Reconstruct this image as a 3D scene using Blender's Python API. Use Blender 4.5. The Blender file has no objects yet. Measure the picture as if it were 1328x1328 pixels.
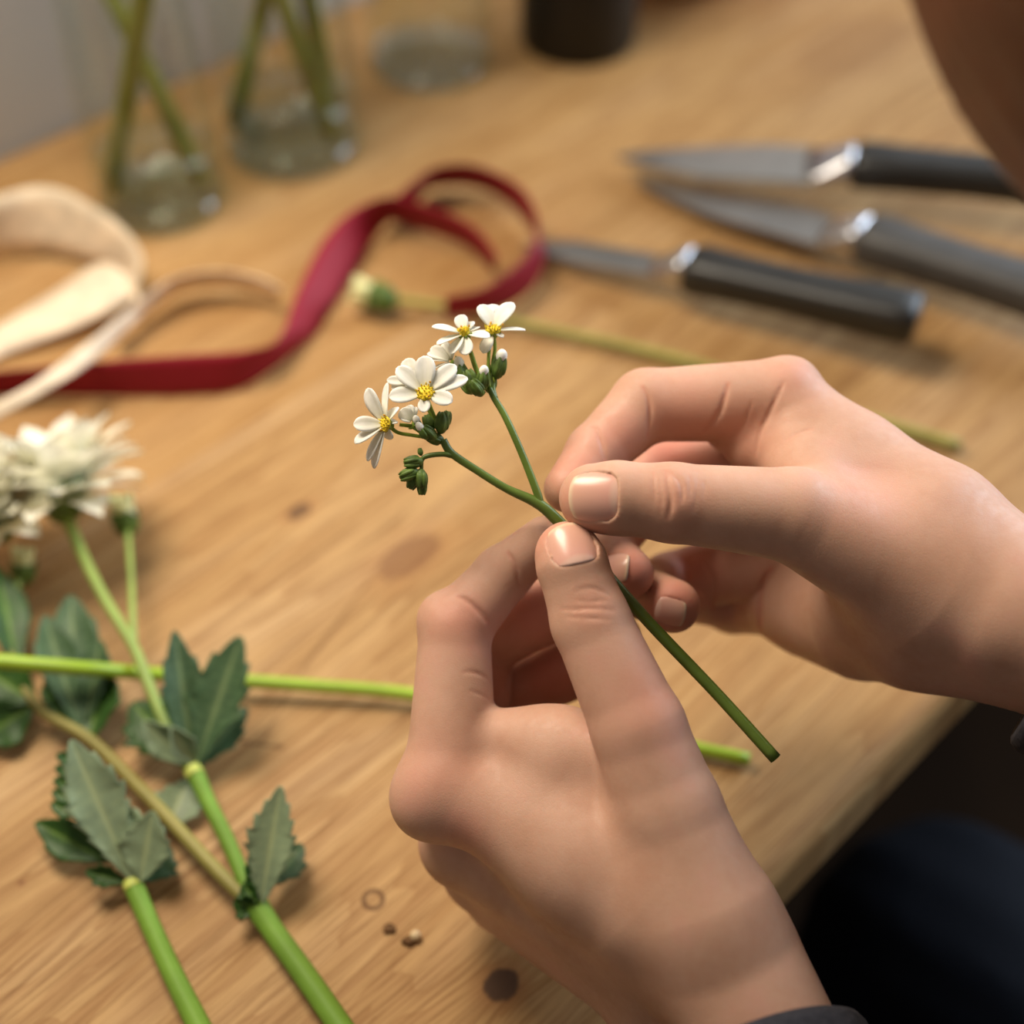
import bpy, bmesh, math, random
import numpy as np
from mathutils import Vector, Matrix
random.seed(7)
rng = np.random.RandomState(7)
scene = bpy.context.scene
COL = scene.collection

# ------------------------------------------------------------------ camera
FPX = 1800.0                     # focal length in pixels of a 1328 px frame
PITCH = math.radians(47.0)
CAM_H = 0.400                    # camera height over the table top (m); table top is z = 0
cs, sn = math.cos(PITCH), math.sin(PITCH)
AX_R = np.array([1.0, 0, 0]); AX_U = np.array([0, sn, cs]); AX_F = np.array([0, cs, -sn])
CAM = np.array([0, 0, CAM_H])

def P(px, py, d):
    """world point seen at pixel px,py at depth d (mm)"""
    d = d / 1000.0
    return CAM + d * (AX_F + AX_R * (px - 664) / FPX + AX_U * (664 - py) / FPX)

def T(px, py, h=0.0):
    """world point seen at pixel px,py at height h (mm) over the table"""
    v = AX_F + AX_R * (px - 664) / FPX + AX_U * (664 - py) / FPX
    t = (h / 1000.0 - CAM_H) / v[2]
    return CAM + t * v

cam_d = bpy.data.cameras.new('camera'); cam = bpy.data.objects.new('camera', cam_d); COL.objects.link(cam)
cam.matrix_world = Matrix(((1, 0, 0, 0), (0, sn, -cs, 0), (0, cs, sn, CAM_H), (0, 0, 0, 1)))
cam_d.sensor_width = 36.0
cam_d.lens = 36.0 * FPX / 1328.0
cam_d.clip_start = 0.01
cam_d.dof.use_dof = True
cam_d.dof.focus_distance = 0.366
cam_d.dof.aperture_fstop = cam_d.lens / 11.5
cam_d.dof.aperture_blades = 0
scene.camera = cam

# ------------------------------------------------------------------ linking and naming
def link(name, mesh, mat, parent=None, smooth=True):
    o = bpy.data.objects.new(name, mesh); COL.objects.link(o)
    if mat is not None and not mesh.materials:
        mesh.materials.append(mat)
    if smooth:
        mesh.shade_smooth()
    if parent is not None:
        o.parent = parent
        o.matrix_parent_inverse = parent.matrix_basis.inverted()
    return o

def mesh_from(verts, faces, name='m'):
    me = bpy.data.meshes.new(name)
    me.from_pydata([tuple(float(c) for c in v) for v in verts], [], [tuple(int(i) for i in f) for f in faces])
    me.validate(); me.update()
    return me

def tag(o, label, cat, group=None):
    o['label'] = label; o['category'] = cat
    if group: o['group'] = group
    return o

def empty(name, loc):
    o = bpy.data.objects.new(name, None); COL.objects.link(o)
    o.location = [float(c) for c in loc]; o.empty_display_size = 0.01
    return o

# ------------------------------------------------------------------ shapes
def nrm(v):
    v = np.asarray(v, float); n = np.linalg.norm(v)
    return v / n if n > 1e-12 else v

def catmull(pts, per=8):
    pts = np.asarray(pts, float)
    if len(pts) < 3:
        t = np.linspace(0, 1, per + 1)[:, None]
        return pts[0] + (pts[1] - pts[0]) * t
    ext = np.vstack([2 * pts[0] - pts[1], pts, 2 * pts[-1] - pts[-2]])
    out = []
    for i in range(1, len(ext) - 2):
        p0, p1, p2, p3 = ext[i - 1], ext[i], ext[i + 1], ext[i + 2]
        for t in np.linspace(0, 1, per, endpoint=False):
            out.append(0.5 * ((2 * p1) + (-p0 + p2) * t + (2 * p0 - 5 * p1 + 4 * p2 - p3) * t * t + (-p0 + 3 * p1 - 3 * p2 + p3) * t ** 3))
    out.append(pts[-1])
    return np.array(out)

class MB:
    """collects shapes into one mesh"""
    def __init__(s): s.v = []; s.f = []
    def add(s, verts, faces):
        b = len(s.v); s.v.extend([tuple(v) for v in verts]); s.f.extend([tuple(i + b for i in f) for f in faces]); return s
    def tube(s, pts, radii, seg=12, per=8, cap=True, ridges=0.0):
        pts = np.asarray(pts, float)
        rr = np.asarray(radii, float) if np.ndim(radii) else np.full(len(pts), float(radii))
        path = catmull(pts, per)
        rad = np.interp(np.linspace(0, len(pts) - 1, len(path)), np.arange(len(pts)), rr)
        n = len(path); vs = []; ref = None
        for i in range(n):
            t = nrm(path[min(i + 1, n - 1)] - path[max(i - 1, 0)])
            if ref is None:
                ref = nrm(np.cross(t, [0.3, 0.2, 0.9] if abs(t[2]) < .9 else [1, 0, 0]))
            ref = nrm(ref - t * np.dot(ref, t)); bi = np.cross(t, ref)
            for k in range(seg):
                a = 2 * math.pi * k / seg
                r = rad[i] * (1 + ridges * math.cos(5 * a))
                vs.append(path[i] + r * (math.cos(a) * ref + math.sin(a) * bi))
        fs = [(i * seg + k, i * seg + (k + 1) % seg, (i + 1) * seg + (k + 1) % seg, (i + 1) * seg + k) for i in range(n - 1) for k in range(seg)]
        if cap:
            fs.append(tuple(range(seg))[::-1]); fs.append(tuple((n - 1) * seg + k for k in range(seg)))
        return s.add(vs, fs)
    def lathe(s, prof, origin, axis=(0, 0, 1), seg=48):
        """prof: list of (r, h) along axis"""
        ax = nrm(axis); u = nrm(np.cross(ax, [1, 0, 0] if abs(ax[0]) < .9 else [0, 1, 0])); w = np.cross(ax, u)
        vs = [np.asarray(origin) + ax * h + r * (math.cos(2 * math.pi * k / seg) * u + math.sin(2 * math.pi * k / seg) * w) for r, h in prof for k in range(seg)]
        m = len(prof)
        fs = [(i * seg + k, i * seg + (k + 1) % seg, (i + 1) * seg + (k + 1) % seg, (i + 1) * seg + k) for i in range(m - 1) for k in range(seg)]
        if prof[0][0] > 1e-6: fs.append(tuple(range(seg))[::-1])
        if prof[-1][0] > 1e-6: fs.append(tuple((m - 1) * seg + k for k in range(seg)))
        return s.add(vs, fs)
    def ellipsoid(s, c, axis, rl, rw, nu=10, nv=12, point=0.0):
        ax = nrm(axis)
        prof = []
        for i in range(nu + 1):
            a = math.pi * i / nu
            w = math.sin(a) * rw
            if point: w *= 1 - point * (0.5 - 0.5 * math.cos(a)) ** 2
            prof.append((max(w, 1e-7), -math.cos(a) * rl))
        return s.lathe(prof, c, ax, nv)
    def build(s, name, mat, parent=None, smooth=True):
        return link(name, mesh_from(s.v, s.f, name), mat, parent, smooth)

def mod(o, kind, **kw):
    m = o.modifiers.new(kind.lower(), kind)
    for k, v in kw.items(): setattr(m, k, v)
    return m

def strip(name, edge_a, edge_b, mat, parent=None, thick=0.0005, per=10, cross=5, bow=0.0):
    """a ribbon between two edge lines"""
    A = catmull(edge_a, per); B = catmull(edge_b, per); vs = []; fs = []
    n = len(A)
    for i in range(n):
        for k in range(cross):
            vs.append(A[i] + (B[i] - A[i]) * k / (cross - 1))
    for i in range(n - 1):
        for k in range(cross - 1):
            a = i * cross + k
            fs.append((a, a + 1, a + cross + 1, a + cross))
    return vs, fs
# ------------------------------------------------------------------ materials
def s2l(c):
    c = c / 255.0
    return c / 12.92 if c <= 0.04045 else ((c + 0.055) / 1.055) ** 2.4
def rgb(r, g, b): return (s2l(r), s2l(g), s2l(b), 1.0)

class NT:
    def __init__(s, name):
        s.m = bpy.data.materials.new(name); s.m.use_nodes = True
        s.t = s.m.node_tree; s.n = s.t.nodes; s.b = s.n['Principled BSDF']; s.out = s.n['Material Output']
    def new(s, kind, **kw):
        n = s.n.new(kind)
        for k, v in kw.items():
            if hasattr(n, k) and not k.startswith('i_'): setattr(n, k, v)
        return n
    def link(s, a, b): s.t.links.new(a, b)
    def coord(s, kind='Object', scale=(1, 1, 1), rot=(0, 0, 0), loc=(0, 0, 0)):
        c = s.new('ShaderNodeTexCoord'); m = s.new('ShaderNodeMapping')
        m.inputs['Scale'].default_value = scale; m.inputs['Rotation'].default_value = rot; m.inputs['Location'].default_value = loc
        s.link(c.outputs[kind], m.inputs['Vector']); return m.outputs['Vector']
    def noise(s, vec, scale=5, detail=4, rough=.55, dist=0.0):
        n = s.new('ShaderNodeTexNoise'); n.inputs['Scale'].default_value = scale; n.inputs['Detail'].default_value = detail
        n.inputs['Roughness'].default_value = rough; n.inputs['Distortion'].default_value = dist
        if vec is not None: s.link(vec, n.inputs['Vector'])
        return n.outputs['Fac']
    def ramp(s, fac, stops):
        r = s.new('ShaderNodeValToRGB'); e = r.color_ramp.elements
        while len(e) < len(stops): e.new(0.5)
        for i, (p, c) in enumerate(stops): e[i].position = p; e[i].color = c
        s.link(fac, r.inputs['Fac']); return r.outputs['Color']
    def mix(s, fac, a, b, blend='MIX'):
        m = s.new('ShaderNodeMix'); m.data_type = 'RGBA'; m.blend_type = blend
        for sock, v in ((m.inputs[0], fac), (m.inputs[6], a), (m.inputs[7], b)):
            if isinstance(v, (int, float, tuple)): sock.default_value = v
            else: s.link(v, sock)
        return m.outputs[2]
    def math(s, op, a, b=None, c=None, clamp=False):
        m = s.new('ShaderNodeMath'); m.operation = op; m.use_clamp = clamp
        for i, v in enumerate((a, b, c)):
            if v is None: continue
            if isinstance(v, (int, float)): m.inputs[i].default_value = v
            else: s.link(v, m.inputs[i])
        return m.outputs[0]
    def maprange(s, v, a, b, c=0.0, d=1.0, smooth=True):
        m = s.new('ShaderNodeMapRange'); m.interpolation_type = 'SMOOTHSTEP' if smooth else 'LINEAR'
        s.link(v, m.inputs[0])
        for i, x in enumerate((a, b, c, d)): m.inputs[i + 1].default_value = x
        return m.outputs[0]
    def bump(s, h, strength=.2, dist=.001):
        b = s.new('ShaderNodeBump'); b.inputs['Strength'].default_value = strength; b.inputs['Distance'].default_value = dist
        s.link(h, b.inputs['Height']); s.link(b.outputs['Normal'], s.b.inputs['Normal'])
    def set(s, **kw):
        for k, v in kw.items():
            k = k.replace('_', ' ')
            if isinstance(v, (int, float, tuple)): s.b.inputs[k].default_value = v
            else: s.link(v, s.b.inputs[k])
        return s

def simple(name, col, rough=.5, spec=.5, var=.12, scale=60, metallic=0.0, bump=0.0, sheen=0.0, trans=0.0, sss=0.0):
    t = NT(name); v = t.coord()
    n = t.noise(v, scale, 4)
    lo = tuple(c * (1 - var) for c in col[:3]) + (1,); hi = tuple(min(1, c * (1 + var)) for c in col[:3]) + (1,)
    t.set(Base_Color=t.ramp(n, [(.3, lo), (.7, hi)]), Roughness=rough, Metallic=metallic)
    t.b.inputs['Specular IOR Level'].default_value = spec
    if bump: t.bump(n, bump, .001)
    if sheen: t.b.inputs['Sheen Weight'].default_value = sheen
    if sss:
        t.b.inputs['Subsurface Weight'].default_value = sss; t.b.inputs['Subsurface Radius'].default_value = (.002, .0018, .001); t.b.inputs['Subsurface Scale'].default_value = 1.0
    return t.m

def leafy(name, top, rib, under=None, rough=.45, transl=.25):
    """leaf: attribute 'rib' lightens the veins; some light passes through"""
    t = NT(name); v = t.coord()
    n = t.noise(v, 90, 5)
    lo = tuple(c * .8 for c in top[:3]) + (1,); hi = tuple(c * 1.2 for c in top[:3]) + (1,)
    c = t.ramp(n, [(.3, lo), (.7, hi)])
    a = t.new('ShaderNodeAttribute'); a.attribute_name = 'rib'
    c = t.mix(a.outputs['Fac'], c, rib)
    t.set(Base_Color=c, Roughness=rough)
    t.b.inputs['Specular IOR Level'].default_value = .35
    t.bump(t.math('ADD', t.math('MULTIPLY', a.outputs['Fac'], -.6), n), .35, .0008)
    tr = t.new('ShaderNodeBsdfTranslucent'); t.link(c, tr.inputs['Color'])
    mx = t.new('ShaderNodeMixShader'); mx.inputs[0].default_value = transl
    t.link(t.b.outputs[0], mx.inputs[1]); t.link(tr.outputs[0], mx.inputs[2]); t.link(mx.outputs[0], t.out.inputs['Surface'])
    return t.m

M = {}
M['petal'] = leafy('white_petal', rgb(250, 249, 243), rgb(226, 226, 190), rough=.55, transl=.3)
M['petal_bloom'] = leafy('ivory_petal', rgb(249, 247, 232), rgb(232, 230, 192), rough=.55, transl=.35)
M['yellow'] = simple('pollen_yellow', rgb(226, 200, 50), .6, .3, .3, 900)
M['orange_tip'] = simple('anther_orange', rgb(214, 158, 60), .6, .3, .25, 900)
M['sepal'] = simple('dark_green_sepal', rgb(84, 106, 44), .5, .3, .45, 300, bump=.2)
M['calyx'] = simple('fresh_green_calyx', rgb(128, 150, 50), .5, .3, .25, 200)
M['bud_white'] = simple('bud_white', rgb(236, 234, 222), .5, .3, .06, 300)
M['bud_cream'] = simple('bud_cream', rgb(220, 218, 160), .5, .3, .12, 120)
M['stem_dark'] = simple('sprig_stem_green', rgb(90, 112, 40), .4, .45, .25, 90, bump=.1)
M['stem_bright'] = simple('bright_green_stem', rgb(150, 180, 50), .4, .4, .15, 60, bump=.1)
M['stem_pale'] = simple('pale_green_stem', rgb(138, 160, 78), .45, .4, .18, 60, bump=.1)
M['stem_fresh'] = simple('fresh_cut_stem', rgb(112, 150, 52), .58, .3, .18, 50, bump=.15)
M['stem_brown'] = simple('brownish_stem', rgb(140, 132, 70), .5, .35, .2, 60, bump=.1)
M['stem_dry'] = simple('olive_stem', rgb(156, 150, 76), .5, .35, .15, 60)
M['stem_vase'] = simple('vase_stem_green', rgb(104, 112, 36), .45, .4, .3, 40)
M['node'] = simple('pale_node', rgb(186, 196, 96), .5, .3, .15, 300)
M['leaf_grey'] = leafy('grey_green_leaf', rgb(140, 158, 124), rgb(180, 192, 142))
M['leaf_dark'] = leafy('dark_green_leaf', rgb(76, 104, 70), rgb(134, 156, 106))
M['leaf_deep'] = leafy('deep_green_leaf', rgb(52, 88, 34), rgb(120, 156, 60))
M['ribbon_red'] = simple('burgundy_satin', rgb(138, 16, 38), .6, .3, .06, 400)
M['ribbon_cream'] = leafy('cream_ribbon', rgb(242, 224, 196), rgb(242, 224, 196), rough=.55, transl=.18)
M['steel'] = simple('brushed_steel', rgb(190, 186, 180), .38, .5, .12, 30, metallic=1.0)
M['steel_dull'] = simple('dull_steel', rgb(165, 162, 158), .45, .5, .12, 30, metallic=1.0)
M['bolster'] = simple('polished_bolster', rgb(205, 205, 210), .34, .5, .03, 30, metallic=1.0)
M['handle_black'] = simple('black_handle', rgb(34, 33, 31), .42, .5, .2, 120, bump=.1)
M['handle_grey'] = simple('dark_grey_handle', rgb(66, 64, 62), .5, .5, .15, 120, bump=.1)
M['black_jar'] = simple('black_container', rgb(14, 11, 9), .45, .4, .15, 20)
M['terracotta'] = simple('orange_glaze', rgb(222, 120, 48), .35, .5, .1, 30)
M['sweater'] = simple('charcoal_knit', rgb(48, 48, 54), .85, .2, .25, 500, bump=.5)
M['trousers'] = simple('navy_denim', rgb(9, 14, 24), .85, .2, .25, 700, bump=.4)
M['hair'] = simple('brown_hair', rgb(88, 48, 28), .5, .4, .3, 60)
M['chip'] = simple('wood_chip', rgb(104, 72, 38), .7, .3, .3, 500)
M['drop'] = simple('pale_bead', rgb(214, 190, 150), .25, .5, .1, 500)
M['wall'] = simple('grey_plaster', rgb(178, 172, 164), .85, .2, .06, 6, bump=.1)
M['floor'] = simple('dark_floor_boards', rgb(36, 23, 11), .8, .1, .35, 6, bump=.1)
M['shoe'] = simple('black_leather', rgb(24, 22, 22), .5, .4, .1, 60)

def thin_glass(name, tint, ior=1.45, rough=0.02):
    t = NT(name); t.n.remove(t.b)
    tr = t.new('ShaderNodeBsdfTransparent'); tr.inputs['Color'].default_value = tint
    gl = t.new('ShaderNodeBsdfGlossy'); gl.inputs['Roughness'].default_value = rough; gl.inputs['Color'].default_value = (1, 1, 1, 1)
    lw = t.new('ShaderNodeLayerWeight'); lw.inputs['Blend'].default_value = .5
    fac = t.math('MULTIPLY_ADD', t.math('POWER', lw.outputs['Facing'], 5.0), (ior - 1) * 1.1, ((ior - 1) / (ior + 1)) ** 2)
    mx = t.new('ShaderNodeMixShader'); t.link(fac, mx.inputs[0]); t.link(tr.outputs[0], mx.inputs[1]); t.link(gl.outputs[0], mx.inputs[2])
    t.link(mx.outputs[0], t.out.inputs['Surface'])
    return t.m
M['glass'] = thin_glass('jar_glass', (.95, .965, .95, 1))
M['glass_base'] = thin_glass('jar_glass_base', (.86, .89, .86, 1), 1.5)
M['water'] = thin_glass('water', (.88, .92, .90, 1), 1.33)

# skin ---------------------------------------------------------------
t = NT('skin'); v = t.coord()
a = t.new('ShaderNodeAttribute'); a.attribute_name = 'flush'
n1 = t.noise(v, 55, 4, .55)
n2 = t.noise(v, 420, 3, .6)
c = t.ramp(n1, [(.3, rgb(192, 150, 126)), (.55, rgb(203, 163, 140)), (.75, rgb(207, 160, 141))])
c = t.mix(t.math('MULTIPLY', n2, .22), c, rgb(186, 122, 94))
c = t.mix(t.math('MULTIPLY', a.outputs['Fac'], .85), c, rgb(210, 128, 108))
t.set(Base_Color=c, Roughness=t.maprange(n2, .3, .7, .48, .62))
t.b.inputs['Specular IOR Level'].default_value = .36
t.b.inputs['Subsurface Weight'].default_value = .22
t.b.inputs['Subsurface Radius'].default_value = (.0035, .0012, .0006)
t.b.inputs['Subsurface Scale'].default_value = 1.0
vo = t.new('ShaderNodeTexVoronoi'); vo.feature = 'DISTANCE_TO_EDGE'; vo.inputs['Scale'].default_value = 1050
nv = t.new('ShaderNodeTexNoise'); nv.inputs['Scale'].default_value = 300
mxv = t.new('ShaderNodeMix'); mxv.data_type = 'VECTOR'; mxv.inputs[0].default_value = .0012
t.link(v, mxv.inputs[4]); t.link(v, nv.inputs['Vector']); t.link(nv.outputs['Color'], mxv.inputs[5])
t.link(mxv.outputs[1], vo.inputs['Vector'])
hgt = t.math('ADD', t.maprange(vo.outputs['Distance'], 0, .12, 0, .5), t.math('MULTIPLY', n2, .9))
t.bump(hgt, .16, .0003)
M['skin'] = t.m

t = NT('fingernail')
a = t.new('ShaderNodeAttribute'); a.attribute_name = 'nail'     # 0 root .. 1 free edge
c = t.ramp(a.outputs['Fac'], [(0.0, rgb(226, 184, 168)), (.12, rgb(225, 182, 165)), (.22, rgb(220, 164, 148)), (.9, rgb(222, 170, 148)), (.95, rgb(226, 190, 160)), (1.0, rgb(228, 200, 172))])
t.set(Base_Color=c, Roughness=.27)
t.b.inputs['Subsurface Weight'].default_value = .15; t.b.inputs['Subsurface Radius'].default_value = (.002, .001, .0006); t.b.inputs['Subsurface Scale'].default_value = 1
M['nail'] = t.m
# ------------------------------------------------------------------ signed-distance modelling of the skin
# hands are shaped in a camera-aligned millimetre frame (x right, y up, z away) and moved to the world afterwards
def c3(px, py, d): return np.array([(px - 664) * d / FPX, (664 - py) * d / FPX, d], np.float32)
def cam2world(v):
    v = np.asarray(v, float) / 1000.0
    return CAM + v[:, :1] * AX_R + v[:, 1:2] * AX_U + v[:, 2:3] * AX_F
def world2cam(w):
    w = (np.asarray(w, float) - CAM) * 1000.0
    return np.array([w @ AX_R, w @ AX_U, w @ AX_F], np.float32)

def smin(a, b, k):
    h = np.clip(0.5 + 0.5 * (b - a) / k, 0, 1)
    return b + (a - b) * h - k * h * (1 - h)
def smax(a, b, k): return -smin(-a, -b, k)
def cone(X, a, b, r1, r2):
    ba = b - a; L2 = float(ba @ ba)
    q = X - a
    t = np.clip((q @ ba) / L2, 0, 1)
    q = q - t[:, None] * ba
    return np.sqrt((q * q).sum(1)) - (r1 + (r2 - r1) * t)
def ball(X, c, r):
    q = X - c
    return np.sqrt((q * q).sum(1)) - r
def sstep(a, b, x):
    t = np.clip((x - a) / (b - a), 0, 1); return t * t * (3 - 2 * t)

class Joint:
    def __init__(s, px, py, d, r): s.p = c3(px, py, d); s.r = np.float32(r * d / FPX)
J = Joint

def chain(X, js, k=2.0):
    d = None
    for a, b in zip(js[:-1], js[1:]):
        e = cone(X, a.p, b.p, a.r, b.r)
        d = e if d is None else smin(d, e, k)
    return d

class Hand:
    def __init__(s): s.palm = []; s.fingers = []; s.grooves = []; s.nails = []; s.bumps = []; s.kp = 9.0
    def base(s, X):
        d = None
        for a, b, k in s.palm:
            e = cone(X, a.p, b.p, a.r, b.r)
            d = e if d is None else smin(d, e, k)
        for js, kroot, reach, extra in s.fingers:
            f = chain(X, js)
            for c, r, k in extra: f = smin(f, ball(X, c, r), k)
            q = X - js[0].p; dist = np.sqrt((q * q).sum(1))
            kk = 0.35 + (kroot - 0.35) * (1 - sstep(js[0].r * 0.8, js[0].r * reach, dist))
            d = smin(d, f, kk)
        for c, r, k in s.bumps: d = smin(d, ball(X, c, r), k)
        return d
    def full(s, X):
        d = s.base(X)
        for pts, r, k, rad in s.grooves:
            lo = pts.min(0) - 5; hi = pts.max(0) + 5
            m = ((X > lo) & (X < hi)).all(1)
            if not m.any(): continue
            Y = X[m]; g = None
            for a, b, ra, rb in zip(pts[:-1], pts[1:], rad[:-1], rad[1:]):
                e = cone(Y, a, b, ra, rb); g = e if g is None else np.minimum(g, e)
            d[m] = smax(d[m], -g, k)
        for n in s.nails:
            m = (((X - n.C) ** 2).sum(1) < 15.0 ** 2)
            if not m.any(): continue
            d[m] = smax(d[m], -n.cavity(X[m]), 0.5)
        return d
    def grad(s, X, fn=None, e=0.15):
        fn = fn or s.full
        g = np.stack([fn(X + np.eye(3, dtype=np.float32)[i] * e) - fn(X - np.eye(3, dtype=np.float32)[i] * e) for i in range(3)], 1)
        return g / np.maximum(np.linalg.norm(g, axis=1, keepdims=True), 1e-6)
    def hit(s, px, py, z0=300.0, z1=470.0, skip=0):
        """first point of the skin met at a pixel"""
        z = np.arange(z0, z1, 0.5, dtype=np.float32)
        X = np.stack([(px - 664) * z / FPX, (664 - py) * z / FPX, z], 1).astype(np.float32)
        d = s.base(X); i = np.argmax(d < 0)
        if d[i] >= 0: return None
        return X[i]
    def crease(s, pix, r=0.5, sink=0.0, k=0.9):
        pts = [s.hit(x, y) for x, y in pix]
        pts = [p for p in pts if p is not None]
        ok = [pts[0]] if pts else []
        for p in pts[1:]:
            if np.linalg.norm(p - ok[-1]) < 14: ok.append(p)
        if len(ok) >= 2:
            path = catmull(ok, 5)
            # follow the skin between the picked points
            path = path.astype(np.float32)
            for _ in range(4):
                d = s.base(path); g = s.grad(path, s.base); path = (path - g * d[:, None]).astype(np.float32)
            path = path + g * (r * (0.45 if r < .6 else .15) - sink)
            rad = r * (.35 + .65 * np.sin(np.pi * np.linspace(0, 1, len(path))) ** .6)
            path = path - g * (r - rad)[:, None] * -.3
            s.grooves.append((path.astype(np.float32), r, k * .6 if r < .6 else .7, rad.astype(np.float32)))

class Nail:
    def __init__(n, hand, px, py, tx, ty, hl, hw, R, off=0.15, droop=0.0, tilt=0.0):
        n.C = hand.hit(px, py)
        N = hand.grad(n.C[None], hand.base)[0]
        z = n.C[2]
        Tt = c3(px + tx, py + ty, z) - c3(px, py, z)
        Tt = Tt - N * float(Tt @ N); n.T = (Tt / np.linalg.norm(Tt)).astype(np.float32)
        if tilt:
            n.T = nrm(n.T + N * tilt).astype(np.float32); N = nrm(N - n.T * float(N @ n.T))
        n.N = N.astype(np.float32); n.B = np.cross(n.N, n.T).astype(np.float32)
        n.hl = hl; n.hw = hw; n.R = R; n.off = off; n.droop = droop
    def height(n, b, t): return np.sqrt(np.maximum(n.R ** 2 - b * b, 0.01)) - n.R + n.off - n.droop * (t / n.hl) ** 2 * 1.0
    def cavity(n, X):
        q = X - n.C; t = q @ n.T; b = q @ n.B; h = q @ n.N
        e = ((np.abs(t) / n.hl) ** 3.2 + (np.abs(b) / n.hw) ** 3.2) ** (1 / 3.2) - 1.02
        return np.maximum(np.maximum(e * min(n.hl, n.hw), n.height(b, t) - 0.35 - h), h - 6)
    def build(n, parent):
        nu, nv = 22, 18; vs = []; at = []; fs = []
        def put(zoff):
            for i in range(nu + 1):
                for j in range(nv + 1):
                    a = i / nu * 2 - 1; b = j / nv * 2 - 1
                    # map the square onto a rounded outline
                    x = a * (1 - 0.5 * b * b * 0.34 * abs(a)); y = b * (1 - 0.5 * a * a * 0.42 * abs(b))
                    t = x * n.hl * 1.03; w = y * n.hw * 1.03
                    edge = max(abs(a), abs(b)) ** 6
                    h = n.height(np.float32(w), np.float32(t)) - 0.25 * edge + zoff
                    vs.append(n.C + n.T * t + n.B * w + n.N * h); 
                    lun = 0.16 * b * b if a < 0 else 0.05 * b * b
                    at.append(min(1, max(0, (a + 1) / 2 + (lun if a < 0 else lun))))
        put(0.0); put(-0.45); m = (nu + 1) * (nv + 1); w_ = nv + 1
        for i in range(nu):
            for j in range(nv):
                a = i * w_ + j
                fs.append((a, a + 1, a + w_ + 1, a + w_)); fs.append((m + a, m + a + w_, m + a + w_ + 1, m + a + 1))
        rim = [j for j in range(w_)] + [i * w_ + nv for i in range(1, nu + 1)] + [nu * w_ + j for j in range(nv - 1, -1, -1)] + [i * w_ for i in range(nu - 1, 0, -1)]
        for a, b in zip(rim, rim[1:] + rim[:1]): fs.append((a, m + a, m + b, b))
        me = mesh_from(cam2world(np.array(vs)), fs, 'fingernail')
        att = me.attributes.new('nail', 'FLOAT', 'POINT'); att.data.foreach_set('value', np.array(at, np.float32))
        bm = bmesh.new(); bm.from_mesh(me); bmesh.ops.recalc_face_normals(bm, faces=bm.faces); bm.to_mesh(me); bm.free()
        return link('fingernail', me, M['nail'], parent)

def surface_nets(fn, lo, hi, h, coarse=4):
    lo = np.asarray(lo, np.float32); hi = np.asarray(hi, np.float32)
    nc = np.ceil((hi - lo) / (h * coarse)).astype(int)
    H = h * coarse
    cx = [lo[i] + (np.arange(nc[i]) + .5) * H for i in range(3)]
    G = np.stack(np.meshgrid(*cx, indexing='ij'), -1).reshape(-1, 3).astype(np.float32)
    dc = np.concatenate([fn(G[i:i + 200000]) for i in range(0, len(G), 200000)])
    dc = dc.reshape(nc)
    D = np.repeat(np.repeat(np.repeat(dc, coarse, 0), coarse, 1), coarse, 2).astype(np.float32)
    act = np.abs(dc) < H * 1.25
    A = np.repeat(np.repeat(np.repeat(act, coarse, 0), coarse, 1), coarse, 2)
    idx = np.argwhere(A)
    X = (lo + (idx + 0.5) * h).astype(np.float32)
    val = np.concatenate([fn(X[i:i + 300000]) for i in range(0, len(X), 300000)])
    D[A] = val
    S = D < 0
    n = np.array(D.shape)
    cnt = np.zeros(n - 1, np.int8)
    for dx in (0, 1):
        for dy in (0, 1):
            for dz in (0, 1):
                cnt += S[dx:n[0] - 1 + dx, dy:n[1] - 1 + dy, dz:n[2] - 1 + dz]
    cells = np.argwhere((cnt > 0) & (cnt < 8))
    ids = -np.ones(n - 1, np.int32); ids[cells[:, 0], cells[:, 1], cells[:, 2]] = np.arange(len(cells))
    corner = np.array([(a, b, c) for a in (0, 1) for b in (0, 1) for c in (0, 1)])
    V = np.stack([D[cells[:, 0] + c[0], cells[:, 1] + c[1], cells[:, 2] + c[2]] for c in corner], 1)
    acc = np.zeros((len(cells), 3)); num = np.zeros(len(cells))
    for i in range(8):
        for j in range(i + 1, 8):
            if abs(corner[i] - corner[j]).sum() != 1: continue
            a, b = V[:, i], V[:, j]; m = (a < 0) != (b < 0)
            t = np.where(m, a / np.where(m, a - b, 1), 0)
            p = corner[i] + t[:, None] * (corner[j] - corner[i])
            acc[m] += p[m]; num[m] += 1
    verts = lo + (cells + acc / num[:, None] + 0.5) * h
    quads = []
    for ax in range(3):
        u, w = (ax + 1) % 3, (ax + 2) % 3
        s0 = [slice(None)] * 3; s1 = [slice(None)] * 3; s0[ax] = slice(0, -1); s1[ax] = slice(1, None)
        diff = S[tuple(s0)] != S[tuple(s1)]
        e = np.argwhere(diff)
        e = e[(e[:, u] > 0) & (e[:, w] > 0) & (e[:, u] < n[u] - 1) & (e[:, w] < n[w] - 1)]
        neg = S[e[:, 0], e[:, 1], e[:, 2]]
        def cid(du, dw):
            q = e.copy(); q[:, u] += du; q[:, w] += dw
            return ids[q[:, 0], q[:, 1], q[:, 2]]
        Q = np.stack([cid(-1, -1), cid(0, -1), cid(0, 0), cid(-1, 0)], 1)
        Q[~neg] = Q[~neg][:, ::-1]
        quads.append(Q)
    Q = np.concatenate(quads); Q = Q[(Q >= 0).all(1)]
    return verts.astype(np.float32), Q

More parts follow.
